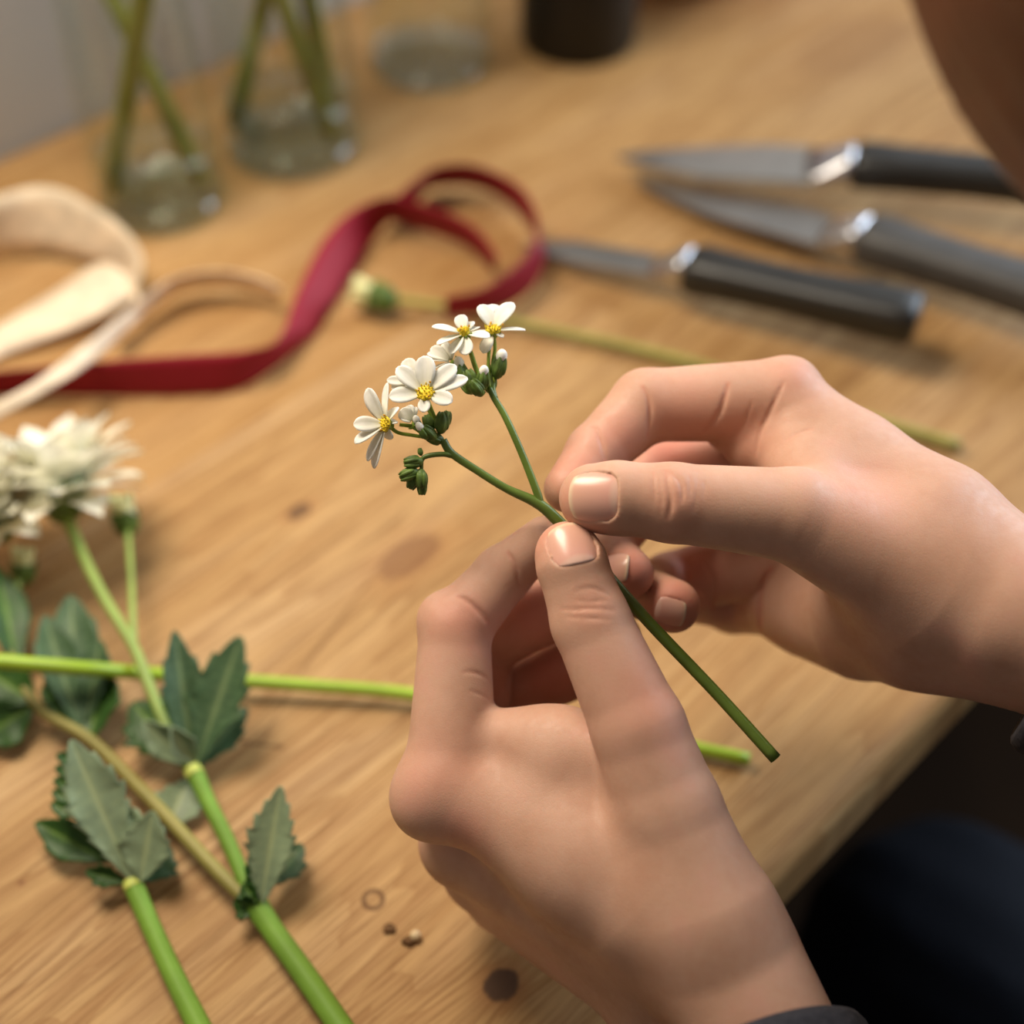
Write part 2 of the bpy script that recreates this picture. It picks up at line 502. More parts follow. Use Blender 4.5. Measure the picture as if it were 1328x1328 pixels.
def mesh_np(name, V, Q):
    me = bpy.data.meshes.new(name)
    k = Q.shape[1]
    me.vertices.add(len(V)); me.vertices.foreach_set('co', np.ascontiguousarray(V, np.float32).ravel())
    me.loops.add(Q.size); me.loops.foreach_set('vertex_index', Q.ravel().astype(np.int32))
    me.polygons.add(len(Q)); me.polygons.foreach_set('loop_start', np.arange(0, Q.size, k, dtype=np.int32))
    me.update(calc_edges=True); me.validate()
    return me

# ------------------------------------------------------------------ the left hand (lower one)
Lh = Hand()
thumbL = [J(912, 1170, 353, 82), J(866, 1050, 355, 70), J(828, 944, 356, 61), J(766, 806, 360, 51), J(741, 730, 361, 45), J(736, 717, 362, 41)]
indexL = [J(750, 1118, 369, 72), J(585, 1012, 378, 60), J(590, 816, 385, 46), J(652, 745, 387, 37), J(706, 699, 381, 30)]
middleL = [J(604, 1092, 398, 60), J(620, 838, 408, 43), J(700, 796, 402, 41), J(752, 768, 394, 31)]
ringL = [J(625, 1128, 410, 52), J(622, 920, 420, 38), J(730, 872, 412, 38), J(803, 824, 402, 28)]
pinkyL = [J(655, 1160, 416, 48), J(650, 985, 430, 33), J(740, 968, 424, 28), J(800, 945, 414, 26)]
wr, wu = J(948, 1250, 354, 94), J(868, 1305, 384, 64)
Lh.palm = [
    (J(750, 1118, 369, 72), J(915, 1225, 360, 84), 9),
    (J(604, 1092, 398, 58), J(890, 1250, 370, 78), 9),
    (J(628, 1130, 410, 48), J(865, 1275, 382, 66), 9),
    (J(655, 1163, 416, 46), J(842, 1288, 390, 54), 9),
    (J(720, 1030, 372, 58), J(850, 1160, 362, 80), 14),
    (J(800, 975, 367, 46), J(720, 970, 374, 40), 12),
    (J(720, 962, 374, 36), J(600, 955, 382, 40), 12),
    (wr, J(1088, 1560, 341, 104), 10),
    (wu, J(1015, 1600, 366, 92), 10),
    (J(1088, 1560, 341, 104), J(1260, 1960, 318, 125), 10),
]
Lh.fingers = [(thumbL, 11, 3.6, []), (indexL, 10, 4.4, []), (middleL, 4, 1.3, []), (ringL, 4, 1.3, []), (pinkyL, 4, 1.3, [])]
Lh.bumps = [(c3(554, 1042, 377), 8.6, 12.0), (c3(572, 796, 386), 5.0, 5.0)]

# ------------------------------------------------------------------ the right hand (upper one)
Rh = Hand()
thumbR = [J(1195, 745, 372, 90), J(1030, 668, 366, 61), J(872, 652, 361, 51), J(800, 646, 361, 47), J(770, 646, 362, 45)]
indexR = [J(1110, 604, 390, 57), J(1012, 519, 396, 54), J(838, 526, 394, 47), J(772, 588, 388, 38), J(736, 634, 380, 31)]
middleR = [J(1050, 600, 414, 54), J(852, 612, 424, 47), J(782, 712, 404, 35), J(814, 744, 388, 34)]
ringR = [J(1040, 712, 424, 52), J(868, 757, 430, 40), J(834, 768, 406, 34), J(873, 786, 390, 35)]
pinkyR = [J(1020, 772, 428, 56), J(950, 785, 440, 36), J(910, 780, 432, 28), J(895, 775, 424, 25)]
Rh.palm = [
    (J(1110, 603, 389, 60), J(1208, 684, 380, 76), 9),
    (J(1050, 610, 414, 52), J(1205, 720, 384, 76), 9),
    (J(1040, 712, 424, 50), J(1200, 770, 388, 76), 9),
    (J(1022, 772, 428, 58), J(1190, 808, 392, 76), 9),
    (J(1060, 790, 424, 62), J(1120, 800, 408, 80), 9),
    (J(1060, 640, 374, 46), J(1020, 560, 398, 44), 10), (J(1060, 604, 390, 52), J(1190, 690, 378, 80), 13), (J(1130, 768, 390, 58), J(1290, 796, 364, 78), 14),
    (J(1215, 706, 376, 84), J(1490, 888, 352, 108), 10),
    (J(1195, 810, 386, 78), J(1440, 866, 366, 84), 10),
    (J(1490, 872, 352, 108), J(2100, 1220, 318, 150), 12),
]
Rh.fingers = [(thumbR, 10, 3.0, []), (indexR, 8, 3.2, []), (middleR, 4, 1.3, []), (ringR, 4, 1.3, []), (pinkyR, 4, 1.3, [])]
Rh.bumps = [(c3(1030, 494, 398), 5.0, 6.0), (c3(950, 548, 402), 9.0, 3.0), (c3(985, 575, 396), 10.0, 4.0), (c3(1030, 560, 392), 9.0, 6.0)]

# creases
for pix, r in [
    ([(727, 789), (745, 791), (762, 789), (780, 790), (797, 792)], .45), ([(745, 768), (756, 764), (768, 763), (780, 767), (791, 774)], .35),
    ([(750, 779), (762, 781), (776, 780), (786, 779)], .3), ([(735, 800), (760, 802), (790, 804)], .25),
    ([(593, 774), (606, 780), (618, 790), (626, 799), (632, 808)], .8), ([(659, 717), (666, 728), (671, 742), (673, 759)], .6),
    ([(598, 872), (612, 872), (625, 876), (636, 884), (643, 894)], .45), ([(606, 896), (620, 900), (634, 908)], .3),
    ([(660, 914), (690, 920), (718, 926), (740, 938)], .6), ([(706, 921), (720, 912), (732, 903)], .5),
]: Lh.crease(pix, r)
for pix, r in [
    ([(848, 614), (848, 626), (849, 640), (851, 654)], .5), ([(864, 611), (866, 628), (870, 645), (870, 659), (866, 672)], .66), ([(868, 612), (882, 625), (885, 640), (884, 652)], .6),
    ([(895, 618), (895, 632), (893, 650)], .5), ([(903, 618), (903, 640), (898, 664)], .25), ([(856, 612), (857, 630), (858, 650), (857, 668)], .28), ([(914, 626), (913, 645)], .2),
    ([(834, 502), (840, 514), (843, 530), (842, 548), (839, 566)], .7), ([(767, 554), (773, 557), (778, 566), (782, 580), (785, 596)], .65),
    ([(944, 499), (940, 515), (934, 533), (924, 549), (912, 561)], .75), ([(1017, 495), (1007, 516), (996, 540), (987, 560), (980, 590)], .6),
    ([(975, 520), (966, 545), (955, 568)], .4), ([(1020, 572), (1036, 562), (1054, 556)], .4),
    ([(988, 818), (986, 795), (986, 769), (992, 750), (1000, 738)], .9), ([(923, 790), (927, 770), (925, 752), (918, 735), (911, 722)], .9),
    ([(1006, 733), (1030, 729), (1056, 720), (1080, 706)], .2), ([(1012, 741), (1040, 739), (1070, 730)], .2),
]: Rh.crease(pix, r)

nailsL = [Nail(Lh, 743, 702, -11, -54, 6.0, 6.0, 8.4, .0, .5, .10)]
nailsR = [Nail(Rh, 769, 644, -60, 0, 6.4, 6.3, 9.2, .0, .5, .05), Nail(Rh, 796, 735, 30, 4, 4.2, 4.2, 6.5, .1, .3), Nail(Rh, 869, 795, 30, 6, 4.2, 4.0, 6.5, .1, .3)]
Lh.nails = nailsL; Rh.nails = nailsR

FLUSH_L = [((560, 1010), 60, .3), ((590, 800), 40, .45), ((850, 905), 75, .35), ((700, 700), 35, .5), ((765, 790), 36, .3), ((640, 890), 45, .5), ((690, 900), 70, .35), ((960, 1000), 50, .25), ((738, 690), 30, .4), ((600, 1080), 40, .5), ((700, 800), 60, .8), ((720, 870), 60, .8)]
FLUSH_R = [((745, 600), 46, .55), ((800, 560), 40, .4), ((875, 650), 40, .3), ((768, 690), 30, .4), ((735, 648), 24, .4), ((815, 745), 44, .9), ((872, 788), 46, .9), ((890, 545), 60, .35), ((960, 560), 50, .3), ((1030, 480), 40, .35), ((870, 590), 50, .9), ((1120, 640), 60, .25), ((890, 740), 50, .6)]

def hand_mesh(hand, lo, hi, h, flush, zf=None):
    V, Q = surface_nets(hand.full, lo, hi, h)
    for _ in range(1):
        d = np.concatenate([hand.full(V[i:i + 300000]) for i in range(0, len(V), 300000)])
        g = np.concatenate([hand.grad(V[i:i + 300000]) for i in range(0, len(V), 300000)])
        V = (V - g * np.clip(d, -h, h)[:, None] * 0.8).astype(np.float32)
    px = V[:, 0] / V[:, 2] * FPX + 664; py = 664 - V[:, 1] / V[:, 2] * FPX
    fl = np.zeros(len(V), np.float32)
    for (x, y), r, s in flush:
        c = hand.hit(x, y)
        if c is None: continue
        rr = r * c[2] / FPX
        fl = np.maximum(fl, s * np.exp(-((V - c) ** 2).sum(1) / (rr * rr)))
    for pts, r, k, rad in hand.grooves:
        dm = np.full(len(V), 1e9, np.float32)
        for p in pts: dm = np.minimum(dm, ((V - p) ** 2).sum(1))
        fl = np.maximum(fl, min(.75, r * .85) * np.exp(-dm / (0.8 * r + .2) ** 2))
    return V, Q, fl

HQ = 0.62
VL, QL, FL = hand_mesh(Lh, (-45, -215, 325), (110, 12, 452), HQ, FLUSH_L)
VR, QR, FR = hand_mesh(Rh, (2, -80, 325), (195, 55, 462), HQ, FLUSH_R)
print('hand verts', len(VL), len(VR))
# ------------------------------------------------------------------ the rest of the person (mostly beyond the frame)
def wc(*p): return np.array(p, np.float32)
elbowL = np.array(cam2world(c3(1260, 1960, 318)[None])[0]); elbowR = wc(.335, .085, .07)
foreR = np.array(cam2world(c3(2100, 1220, 318)[None])[0])
shL = wc(.20, -.04, .19); shR = wc(.43, .19, .20)
chest = wc(.335, .055, .12); hips = wc(.44, -.12, -.20)
neck0 = wc(.275, .145, .225)
fwd = nrm([-.42, .12, -.90]).astype(np.float32); up = np.array([-.67, .55, .5]); up = nrm(up - fwd * np.dot(up, fwd)).astype(np.float32)
headc = (np.array([.1677, .241, .3256]) - .022 * up + .018 * fwd).astype(np.float32)
kneeL, kneeR = wc(.07, .13, -.235), wc(.205, .285, -.225)
hipL, hipR = wc(.34, -.18, -.22), wc(.48, -.04, -.22)
ankL, ankR = wc(.12, .07, -.67), wc(.25, .22, -.67)
wrL = np.array(cam2world(c3(972, 1374, 355)[None])[0]); wrR = np.array(cam2world(c3(1384, 832, 364)[None])[0])

cuffLu = P(1110, 1306, 350) - wrL; cuffLv = P(988, 1310, 322) - wrL
axL = nrm(np.cross(cuffLv - cuffLu * np.dot(cuffLu, cuffLv) / np.dot(cuffLu, cuffLu), cuffLu))
if np.dot(axL, elbowL - wrL) < 0: axL = -axL; cuffLv = -cuffLv
def wcone(X, a, b, r1, r2): return cone(X, np.asarray(a, np.float32), np.asarray(b, np.float32), r1, r2)
def body_core(X):
    d = wcone(X, wrL, elbowL, .019, .032)
    d = smin(d, wcone(X, elbowL, shL, .034, .045), .01)
    d2 = smin(wcone(X, wrR, foreR, .019, .030), wcone(X, foreR, elbowR, .03, .033), .01)
    d2 = smin(d2, wcone(X, elbowR, shR, .034, .045), .01)
    tor = smin(wcone(X, shL, shR, .05, .05), wcone(X, chest, hips, .105, .11), .06)
    d = smin(smin(d, tor, .03), d2, .03)
    d = smin(d, wcone(X, neck0, headc - .05 * up - .02 * fwd, .052, .05), .03)
    sd = np.cross(fwd, up)
    hd = smin(ball(X, headc + .015 * up, .088), wcone(X, headc + .02 * fwd - .02 * up, headc + .055 * fwd - .085 * up, .062, .03), .04)
    hd = smin(hd, wcone(X, headc + .085 * fwd - .005 * up, headc + .112 * fwd - .04 * up, .007, .012), .012)      # nose
    hd = smin(hd, wcone(X, headc + .078 * fwd + .012 * up - .03 * sd, headc + .078 * fwd + .012 * up + .03 * sd, .012, .012), .012)  # brow
    hd = smin(hd, wcone(X, headc + .082 * fwd - .065 * up - .018 * sd, headc + .082 * fwd - .065 * up + .018 * sd, .008, .008), .008)  # lips
    for s in (-1, 1):
        hd = smax(hd, -ball(X, headc + .088 * fwd - .006 * up + s * .031 * sd, .012), .008)
        hd = smin(hd, ball(X, headc + .074 * fwd - .006 * up + s * .031 * sd, .012), .003)
        hd = smin(hd, wcone(X, headc + s * .080 * sd + .004 * up, headc + s * .078 * sd - .034 * up, .014, .009), .006)
    return smin(d, hd, .02)
VB, QB = surface_nets(body_core, (-.05, -.36, -.36), (.62, .36, .56), .006)

V = np.concatenate([cam2world(VL), cam2world(VR), VB]); Q = np.concatenate([QL, QR + len(VL), QB + len(VL) + len(VR)])
me = mesh_np('person', V, Q)
att = me.attributes.new('flush', 'FLOAT', 'POINT'); att.data.foreach_set('value', np.concatenate([FL, FR, np.zeros(len(VB), np.float32)]))
person = link('person', me, M['skin'])
tag(person, 'person in a charcoal sweater and navy trousers holding a white flower sprig in both hands', 'person')
for n in nailsL + nailsR: n.build(person)

def sleeve_dir(a, b): return nrm(np.asarray(b) - np.asarray(a))
def sweater_sdf(X):
    d = smin(wcone(X, wrL, elbowL, .0315, .043), wcone(X, elbowL, shL, .045, .062), .01)
    d2 = smin(wcone(X, wrR, foreR, .0298, .042), wcone(X, foreR, elbowR, .042, .045), .01)
    d2 = smin(d2, wcone(X, elbowR, shR, .046, .062), .01)
    tor = smin(wcone(X, shL, shR, .066, .066), wcone(X, chest, hips + wc(0, 0, .02), .125, .13), .06)
    tor = smin(tor, wcone(X, neck0 + wc(.02, -.02, -.03), neck0 + wc(-.012, .01, .01), .078, .066), .03)
    d = smin(smin(d, tor, .03), d2, .03)
    fold = .0012 * np.sin(X[:, 0] * 190 + X[:, 2] * 110) * np.sin(X[:, 1] * 150 - X[:, 2] * 170)
    inner = body_core(X) - .0045
    d = np.maximum(d + fold, -inner)
    # open cuffs
    for w, e, rc in ((wrL, elbowL, .0265), (wrR, foreR, .0255)):
        ax = (axL if w is wrL else sleeve_dir(w, e)).astype(np.float32)
        q = X - np.asarray(w, np.float32); s = q @ ax
        near = (q * q).sum(1) < .08 ** 2
        rad = np.sqrt(np.maximum((q * q).sum(1) - s * s, 0))
        cut = np.where(near & (s < .02), np.maximum(rad - rc, s - .012), 1.0)
        d = np.maximum(d, -np.where(near & (s < .045), rad - rc, 1.0) * 1.0)
        d = np.where(near, np.maximum(d, .010 - s), d)
    d = np.maximum(d, ball(X, wc(.3, 0, 0), .6))
    return d
VS, QS = surface_nets(sweater_sdf, (-.06, -.38, -.4), (.66, .38, .42), .004)
sweater = link('sweater', mesh_np('sweater', VS, QS), M['sweater'], person)
def cuff(c, u, v):                                   # soft turned cuff; u, v: half axes of its opening
    u = np.asarray(u, float); v = np.asarray(v, float); v = v - u * np.dot(u, v) / np.dot(u, u); ax = nrm(np.cross(v, u)); lu, lv = np.linalg.norm(u), np.linalg.norm(v)
    prof = [(-.0042, .004), (-.0034, .0012), (-.0018, 0), (-.0003, .0008), (.0006, .003), (.0008, .012), (.0006, .022), (-.0006, .0255), (-.0024, .0265), (-.0040, .024)]
    n = 72; vs = []; fs = []
    for r, h in prof:
        for k in range(n):
            t_ = 2 * math.pi * k / n
            vs.append(np.asarray(c, float) + u / lu * (lu + r) * math.cos(t_) + v / lv * (lv + r) * math.sin(t_) + ax * h)
    m_ = len(prof)
    for i in range(m_):
        for k in range(n): fs.append((i * n + k, i * n + (k + 1) % n, ((i + 1) % m_) * n + (k + 1) % n, ((i + 1) % m_) * n + k))
    return MB().add(vs, fs).build('cuff', M['sweater'], sweater)
cuff(wrL, cuffLu, cuffLv)
axR = nrm(foreR - wrR); uR = nrm(np.cross(axR, AX_F)); cuff(wrR, uR * .0308, np.cross(axR, uR) * -.0308 if np.dot(np.cross(np.cross(axR, uR) * -1, uR), axR) > 0 else np.cross(axR, uR) * .0308)

def trousers_sdf(X):
    d = smin(wcone(X, hipL, kneeL, .092, .066), wcone(X, hipR, kneeR, .092, .068), .03)
    d = smin(d, wcone(X, hipL, hipR, .11, .11), .04)
    d = smin(d, wcone(X, hips, hips + wc(-.01, .01, .06), .12, .12), .04)
    legs = np.minimum(wcone(X, kneeL, ankL, .066, .055), wcone(X, kneeR, ankR, .066, .055))
    d = smin(d, legs, .02)
    return d + .0015 * np.sin(X[:, 0] * 120 + X[:, 1] * 60) * np.sin(X[:, 2] * 90 + X[:, 1] * 100)
VT, QT = surface_nets(trousers_sdf, (-.05, -.34, -.74), (.66, .40, .02), .007)
link('trousers', mesh_np('trousers', VT, QT), M['trousers'], person)
for a in (ankL, ankR):
    f = MB(); tip = np.array([a[0] - .12, a[1] + .12, -.722])
    f.tube([np.array([a[0] + .03, a[1] - .03, -.715]), (np.array([a[0], a[1], -.71]) + tip) / 2, tip], [.035, .038, .026], 14)
    o = f.build('shoe', M['shoe'], person)

def hair_sdf(X):
    sd = np.cross(fwd, up)
    hc = headc + .022 * up - .018 * fwd
    d = ball(X, hc, .106)
    d = smin(d, wcone(X, hc - .05 * fwd - .02 * up, headc - .055 * fwd - .075 * up, .072, .045), .03)
    face = wcone(X, headc + .105 * fwd - .025 * up, headc + .11 * fwd - .11 * up, .052, .075)
    d = smax(d, -face, .012)
    d = smin(d, ball(X, hc - .098 * fwd + .055 * up, .046), .012)            # bun
    q = X - hc; along = q @ up; rad = np.arctan2(q @ sd, q @ (-fwd))
    strands = np.sin(rad * 46 + along * 70) * .5 + np.sin(rad * 83 - along * 40 + 1.3) * .5
    return d + .0008 * strands
VH, QH = surface_nets(hair_sdf, (.02, .06, .14), (.36, .42, .50), .0022)
link('hair', mesh_np('hair', VH, QH), M['hair'], person)
# ------------------------------------------------------------------ table, wall, floor
ED = np.array([1, 1, 0]) / math.sqrt(2)            # along the table edge, away from the camera to the right
EN = np.array([-1, 1, 0]) / math.sqrt(2)           # across the table, from the front edge to the wall
EDGE0 = T(1018, 1130); EDGE0[2] = 0
WALL0 = T(0, 197)
DEPTH = float((WALL0 - EDGE0) @ EN)
ROT = math.radians(45)
def to_table(p):
    q = np.asarray(p) - EDGE0
    return float(q @ ED), float(q @ EN)

t = NT('pine_table')
v = t.coord('Object')
sep = t.new('ShaderNodeSeparateXYZ'); t.link(v, sep.inputs[0])
X_, Y_ = sep.outputs['X'], sep.outputs['Y']
# knots bend the grain: position, radius, darkness
knots = []
for (px, py, r, dark, asp) in [(388, 663, 3.6, .75, 1.5), (530, 722, 8.0, .55, 1.9), (650, 1277, 5.0, .95, 1.15), (322, 505, 2.5, .4, 1.2), (775, 413 + 830, .9, .5, 1), (28, 1145, 1.1, .6, 1), (150, 1105, 5, .25, 1.8), (1110, 60, 22, .25, 2.2), (560, 90, 14, .2, 2), (700, 330, 10, .18, 2)]:
    x, y = to_table(T(px, py)); knots.append((x, y, r / 1000, dark, asp))
warp = None
for (x, y, r, dark, asp) in knots:
    dx = t.math('MULTIPLY', t.math('SUBTRACT', X_, x), 1 / (asp * 2.2)); dy = t.math('SUBTRACT', Y_, y)
    d2 = t.math('ADD', t.math('MULTIPLY', dx, dx), t.math('MULTIPLY', dy, dy))
    g = t.math('DIVIDE', dy, t.math('ADD', t.math('DIVIDE', d2, (r * 1.3) ** 2), 1.0))
    g = t.math('MULTIPLY', g, 1.6)
    warp = g if warp is None else t.math('ADD', warp, g)
Yw = t.math('ADD', Y_, warp)
comb = t.new('ShaderNodeCombineXYZ'); t.link(X_, comb.inputs[0]); t.link(Yw, comb.inputs[1])
plank = t.math('FLOOR', t.math('DIVIDE', t.math('ADD', Y_, .045), .165))
wn = t.new('ShaderNodeTexWhiteNoise'); wn.noise_dimensions = '1D'; t.link(plank, wn.inputs['W'])
t.link(t.math('MULTIPLY', plank, 3.7), comb.inputs[2])
def stretched(sx, sy, scale, detail=5, rough=.6, dist=0.0):
    m = t.new('ShaderNodeMapping'); m.inputs['Scale'].default_value = (sx, sy, 1); t.link(comb.outputs[0], m.inputs['Vector'])
    return t.noise(m.outputs['Vector'], scale, detail, rough, dist)
big = stretched(1.2, 9, 4.5, 3, .5, .6)
med = stretched(2.0, 40, 5, 4, .55, .3)
fine = stretched(5, 250, 5, 4, .65)
ringv = t.math('FRACT', t.math('ADD', t.math('MULTIPLY', Yw, 62), t.math('MULTIPLY', big, 7.5)))
ringd = t.math('POWER', ringv, 2.2)
c = t.ramp(big, [(.25, rgb(170, 132, 82)), (.5, rgb(187, 150, 100)), (.75, rgb(194, 160, 115))])
c = t.mix(t.math('MULTIPLY', ringd, .42), c, rgb(136, 90, 46))
c = t.mix(t.maprange(med, .42, .7, 0, .42), c, rgb(134, 92, 52))
c = t.mix(t.maprange(fine, .44, .68, 0, .72), c, rgb(108, 70, 38))
c = t.mix(t.math('MULTIPLY', wn.outputs['Value'], .16), c, rgb(190, 140, 78))
for (x, y, r, dark, asp) in knots:
    dx = t.math('MULTIPLY', t.math('SUBTRACT', X_, x), 1 / asp); dy = t.math('SUBTRACT', Y_, y)
    d = t.math('SQRT', t.math('ADD', t.math('MULTIPLY', dx, dx), t.math('MULTIPLY', dy, dy)))
    d = t.math('ADD', d, t.math('MULTIPLY', t.math('SUBTRACT', t.noise(v, 260, 3), .5), r * .5))
    c = t.mix(t.maprange(d, r * .75, r * 2.3, dark * .35, 0), c, rgb(150, 88, 44))
    c = t.mix(t.maprange(d, r * .82, r * 1.12, dark, 0), c, rgb(82, 60, 44) if dark > .7 else rgb(112, 74, 50))
# cracks and the little ring-shaped dent
def segdist(a, b):
    ax, ay = to_table(a); bx, by = to_table(b); L = math.hypot(bx - ax, by - ay); ux, uy = (bx - ax) / L, (by - ay) / L
    qx = t.math('SUBTRACT', X_, ax); qy = t.math('SUBTRACT', Y_, ay)
    al = t.math('ADD', t.math('MULTIPLY', qx, ux), t.math('MULTIPLY', qy, uy))
    ac = t.math('ABSOLUTE', t.math('ADD', t.math('MULTIPLY', qx, -uy), t.math('MULTIPLY', qy, ux)))
    over = t.math('MAXIMUM', t.math('MAXIMUM', t.math('SUBTRACT', al, L), t.math('MULTIPLY', al, -1)), 0)
    wob = t.math('MULTIPLY', t.math('SUBTRACT', t.noise(v, 70, 3), .5), .003)
    return t.math('ADD', t.math('ABSOLUTE', t.math('ADD', ac, wob)), over)
for a, b, w, dk in [(T(488, 742), T(392, 868), .0008, .42), (T(392, 868), T(338, 965), .0007, .35), (T(314, 963), T(366, 969), .0008, .7), (T(700, 1165), T(640, 1205), .0008, .3)]:
    c = t.mix(t.maprange(segdist(a, b), w * .3, w * 1.6, dk, 0), c, rgb(96, 62, 34))
rx, ry = to_table(T(484, 1167))
dr = t.math('SQRT', t.math('ADD', t.math('POWER', t.math('SUBTRACT', X_, rx), 2), t.math('POWER', t.math('SUBTRACT', Y_, ry), 2)))
ring = t.maprange(t.math('ABSOLUTE', t.math('SUBTRACT', dr, .0030)), .0004, .0011, .85, 0)
c = t.mix(ring, c, rgb(92, 58, 28))
t.set(Base_Color=c, Roughness=t.maprange(fine, .3, .7, .52, .64))
t.b.inputs['Specular IOR Level'].default_value = .2
t.bump(t.math('SUBTRACT', t.math('ADD', t.math('MULTIPLY', fine, .6), t.math('MULTIPLY', ringd, -.12)), ring), .22, .0006)
M['table'] = t.m

mid = EDGE0 + ED * .25
table = empty('worktable', (mid[0], mid[1], 0))
tag(table, 'long knotty pine worktable with rounded front edge standing against the grey wall', 'table')
def rot_box(name, origin, sx, sy, sz, mat, parent, bevel=0.0, seg=3):
    """box with its own axes along ED, EN; origin = world position of local zero"""
    bm = bmesh.new()
    vs = [bm.verts.new((x, y, z)) for x in sx for y in sy for z in sz]
    for f in ((0, 1, 3, 2), (4, 6, 7, 5), (0, 4, 5, 1), (2, 3, 7, 6), (0, 2, 6, 4), (1, 5, 7, 3)): bm.faces.new([vs[i] for i in f])
    bmesh.ops.recalc_face_normals(bm, faces=bm.faces)
    if bevel: bmesh.ops.bevel(bm, geom=list(bm.edges), offset=bevel, segments=seg, affect='EDGES', profile=.5)
    me = bpy.data.meshes.new(name); bm.to_mesh(me); bm.free()
    o = link(name, me, mat, parent, smooth=False)
    if bevel:
        for p in me.polygons: p.use_smooth = len(p.vertices) == 4 and p.area < .02
    o.matrix_basis = Matrix.Translation([float(k) for k in origin]) @ Matrix.Rotation(ROT, 4, 'Z')
    return o
top = rot_box('tabletop', EDGE0, (-.85, 1.35), (0, DEPTH - .002), (-.038, 0), M['table'], table, .008, 5)
for lx in (-.78, 1.28):
    for ly in (.05, DEPTH - .06):
        rot_box('leg', EDGE0 + ED * lx + EN * ly, (-.03, .03), (-.03, .03), (-.75, -.038), M['table'], table, .004, 2)
rot_box('apron', EDGE0 + EN * .09, (-.76, 1.26), (-.01, .01), (-.13, -.038), M['table'], table, .002, 2)

wall = rot_box('wall_back', WALL0, (-2.2, 2.6), (0, .08), (-.75, 1.9), M['wall'], None); wall['kind'] = 'structure'
floor = rot_box('floor', EDGE0, (-2.2, 2.6), (-2.4, DEPTH + .1), (-.83, -.75), M['floor'], None); floor['kind'] = 'structure'

# ------------------------------------------------------------------ jars
def jar(px, py, half_px, h, water, label):
    c = T(px, py); rim_l = T(px - half_px, py)
    R = float(np.linalg.norm(rim_l - c))
    root = empty('glass_jar', c); tag(root, label, 'jar', 'glass jars along the wall')
    w = .0022
    g = MB(); g.lathe([(R * .93, .0006), (R * .99, .003), (R, .008), (R, .036), (R * .86, h - .01), (R * .86, h), (R * .83, h), (R * .86 - w, h - .01), (R - w, .036), (R - w, .010), (R * .85, .0075), (1e-7, .0068)], c, seg=64)
    g.build('body', M['glass'], root)
    b = MB(); b.lathe([(1e-7, .0008), (R * .90, .0008), (R * .955, .0035), (R * .955, .0070), (1e-7, .0062)], c, seg=64)
    o = b.build('base', M['glass_base'], root); o['label'] = 'thick glass base'
    if water:
        q = MB(); q.lathe([(1e-7, .0105), (R - w - .0008, .0105), (R - w - .0008, water - .001), (R - w - .0003, water), (1e-7, water - .0006)], c, seg=64)
        o = q.build('water', M['water'], root); o['label'] = 'shallow clear water'
    return c, R
GRP_V = 'cut stems standing in the jars'
jars = [jar(212, 262, 84, .165, .030, 'clear glass jar with shallow water and two crossed stems, left of the three jars'),
        jar(381, 188, 91, .165, .028, 'clear glass jar with water and three stems, middle of the three jars'),
        jar(559, 82, 81, .150, 0, 'empty clear glass jar beside the black canister')]

def bloom_mesh(n=26, R=.02, mb=None):
    """loose double flower head made of cupped petals, axis +Z, base at the origin"""
    vs = []; fs = []; rib = []
    r0 = random.Random(3)
    for ringi, (cnt, L, tilt, z) in enumerate([(9, R * 1.15, 80, .0030), (13, R * 1.3, 50, .0035), (11, R * 1.4, 32, .0045), (9, R * 1.4, 20, .0055), (6, R * 1.1, 9, .006)]):
        for k in range(cnt):
            a = 2 * math.pi * (k + .5 * ringi) / cnt + r0.uniform(-.12, .12)
            tl = math.radians(tilt + r0.uniform(-10, 10)); l = L * r0.uniform(.88, 1.1); W = l * r0.uniform(.20, .28)
            b = len(vs)
            for i in range(7):
                s = i / 6
                for j in range(5):
                    u = j / 4 * 2 - 1
                    w = W * math.sin(math.pi * min(1, (s * .86 + .14))) ** .6 * (1 if s < .99 else .35)
                    bend = tl + .5 * (s - .3)
                    x = .003 + l * s * math.sin(bend); zz = z + l * s * math.cos(bend) + .18 * W * u * u
                    y = u * w
                    vs.append((x * math.cos(a) - y * math.sin(a), x * math.sin(a) + y * math.cos(a), zz)); rib.append(.6 * (1 - s) ** 2)
            for i in range(6):
                for j in range(4):
                    q = b + i * 5 + j; fs.append((q, q + 1, q + 6, q + 5))
    me = mesh_from(vs, fs, 'petals')
    at = me.attributes.new('rib', 'FLOAT', 'POINT'); at.data.foreach_set('value', np.array(rib, np.float32))
    me.materials.append(M['petal_bloom'])
    return me
BLOOM = bloom_mesh()
def calyx_mesh(R=.0075, H=.009):
    vs = []; fs = []
    n = 16
    prof = [(.0012, -.001), (R * .55, .0005), (R * .95, H * .4), (R, H * .75), (R * 1.08, H)]
    for i, (r, z) in enumerate(prof):
        for k in range(n * 2):
            zz = z + (.0022 if (i == len(prof) - 1 and k % 4 < 2) else 0); a = math.pi * k / n
            vs.append((r * math.cos(a), r * math.sin(a), zz))
    for i in range(len(prof) - 1):
        for k in range(2 * n):
            fs.append((i * 2 * n + k, i * 2 * n + (k + 1) % (2 * n), (i + 1) * 2 * n + (k + 1) % (2 * n), (i + 1) * 2 * n + k))
    fs.append(tuple(range(2 * n))[::-1]); fs.append(tuple((len(prof) - 1) * 2 * n + k for k in range(2 * n)))
    me = mesh_from(vs, fs, 'calyx'); me.materials.append(M['sepal']); return me
CALYX = calyx_mesh()
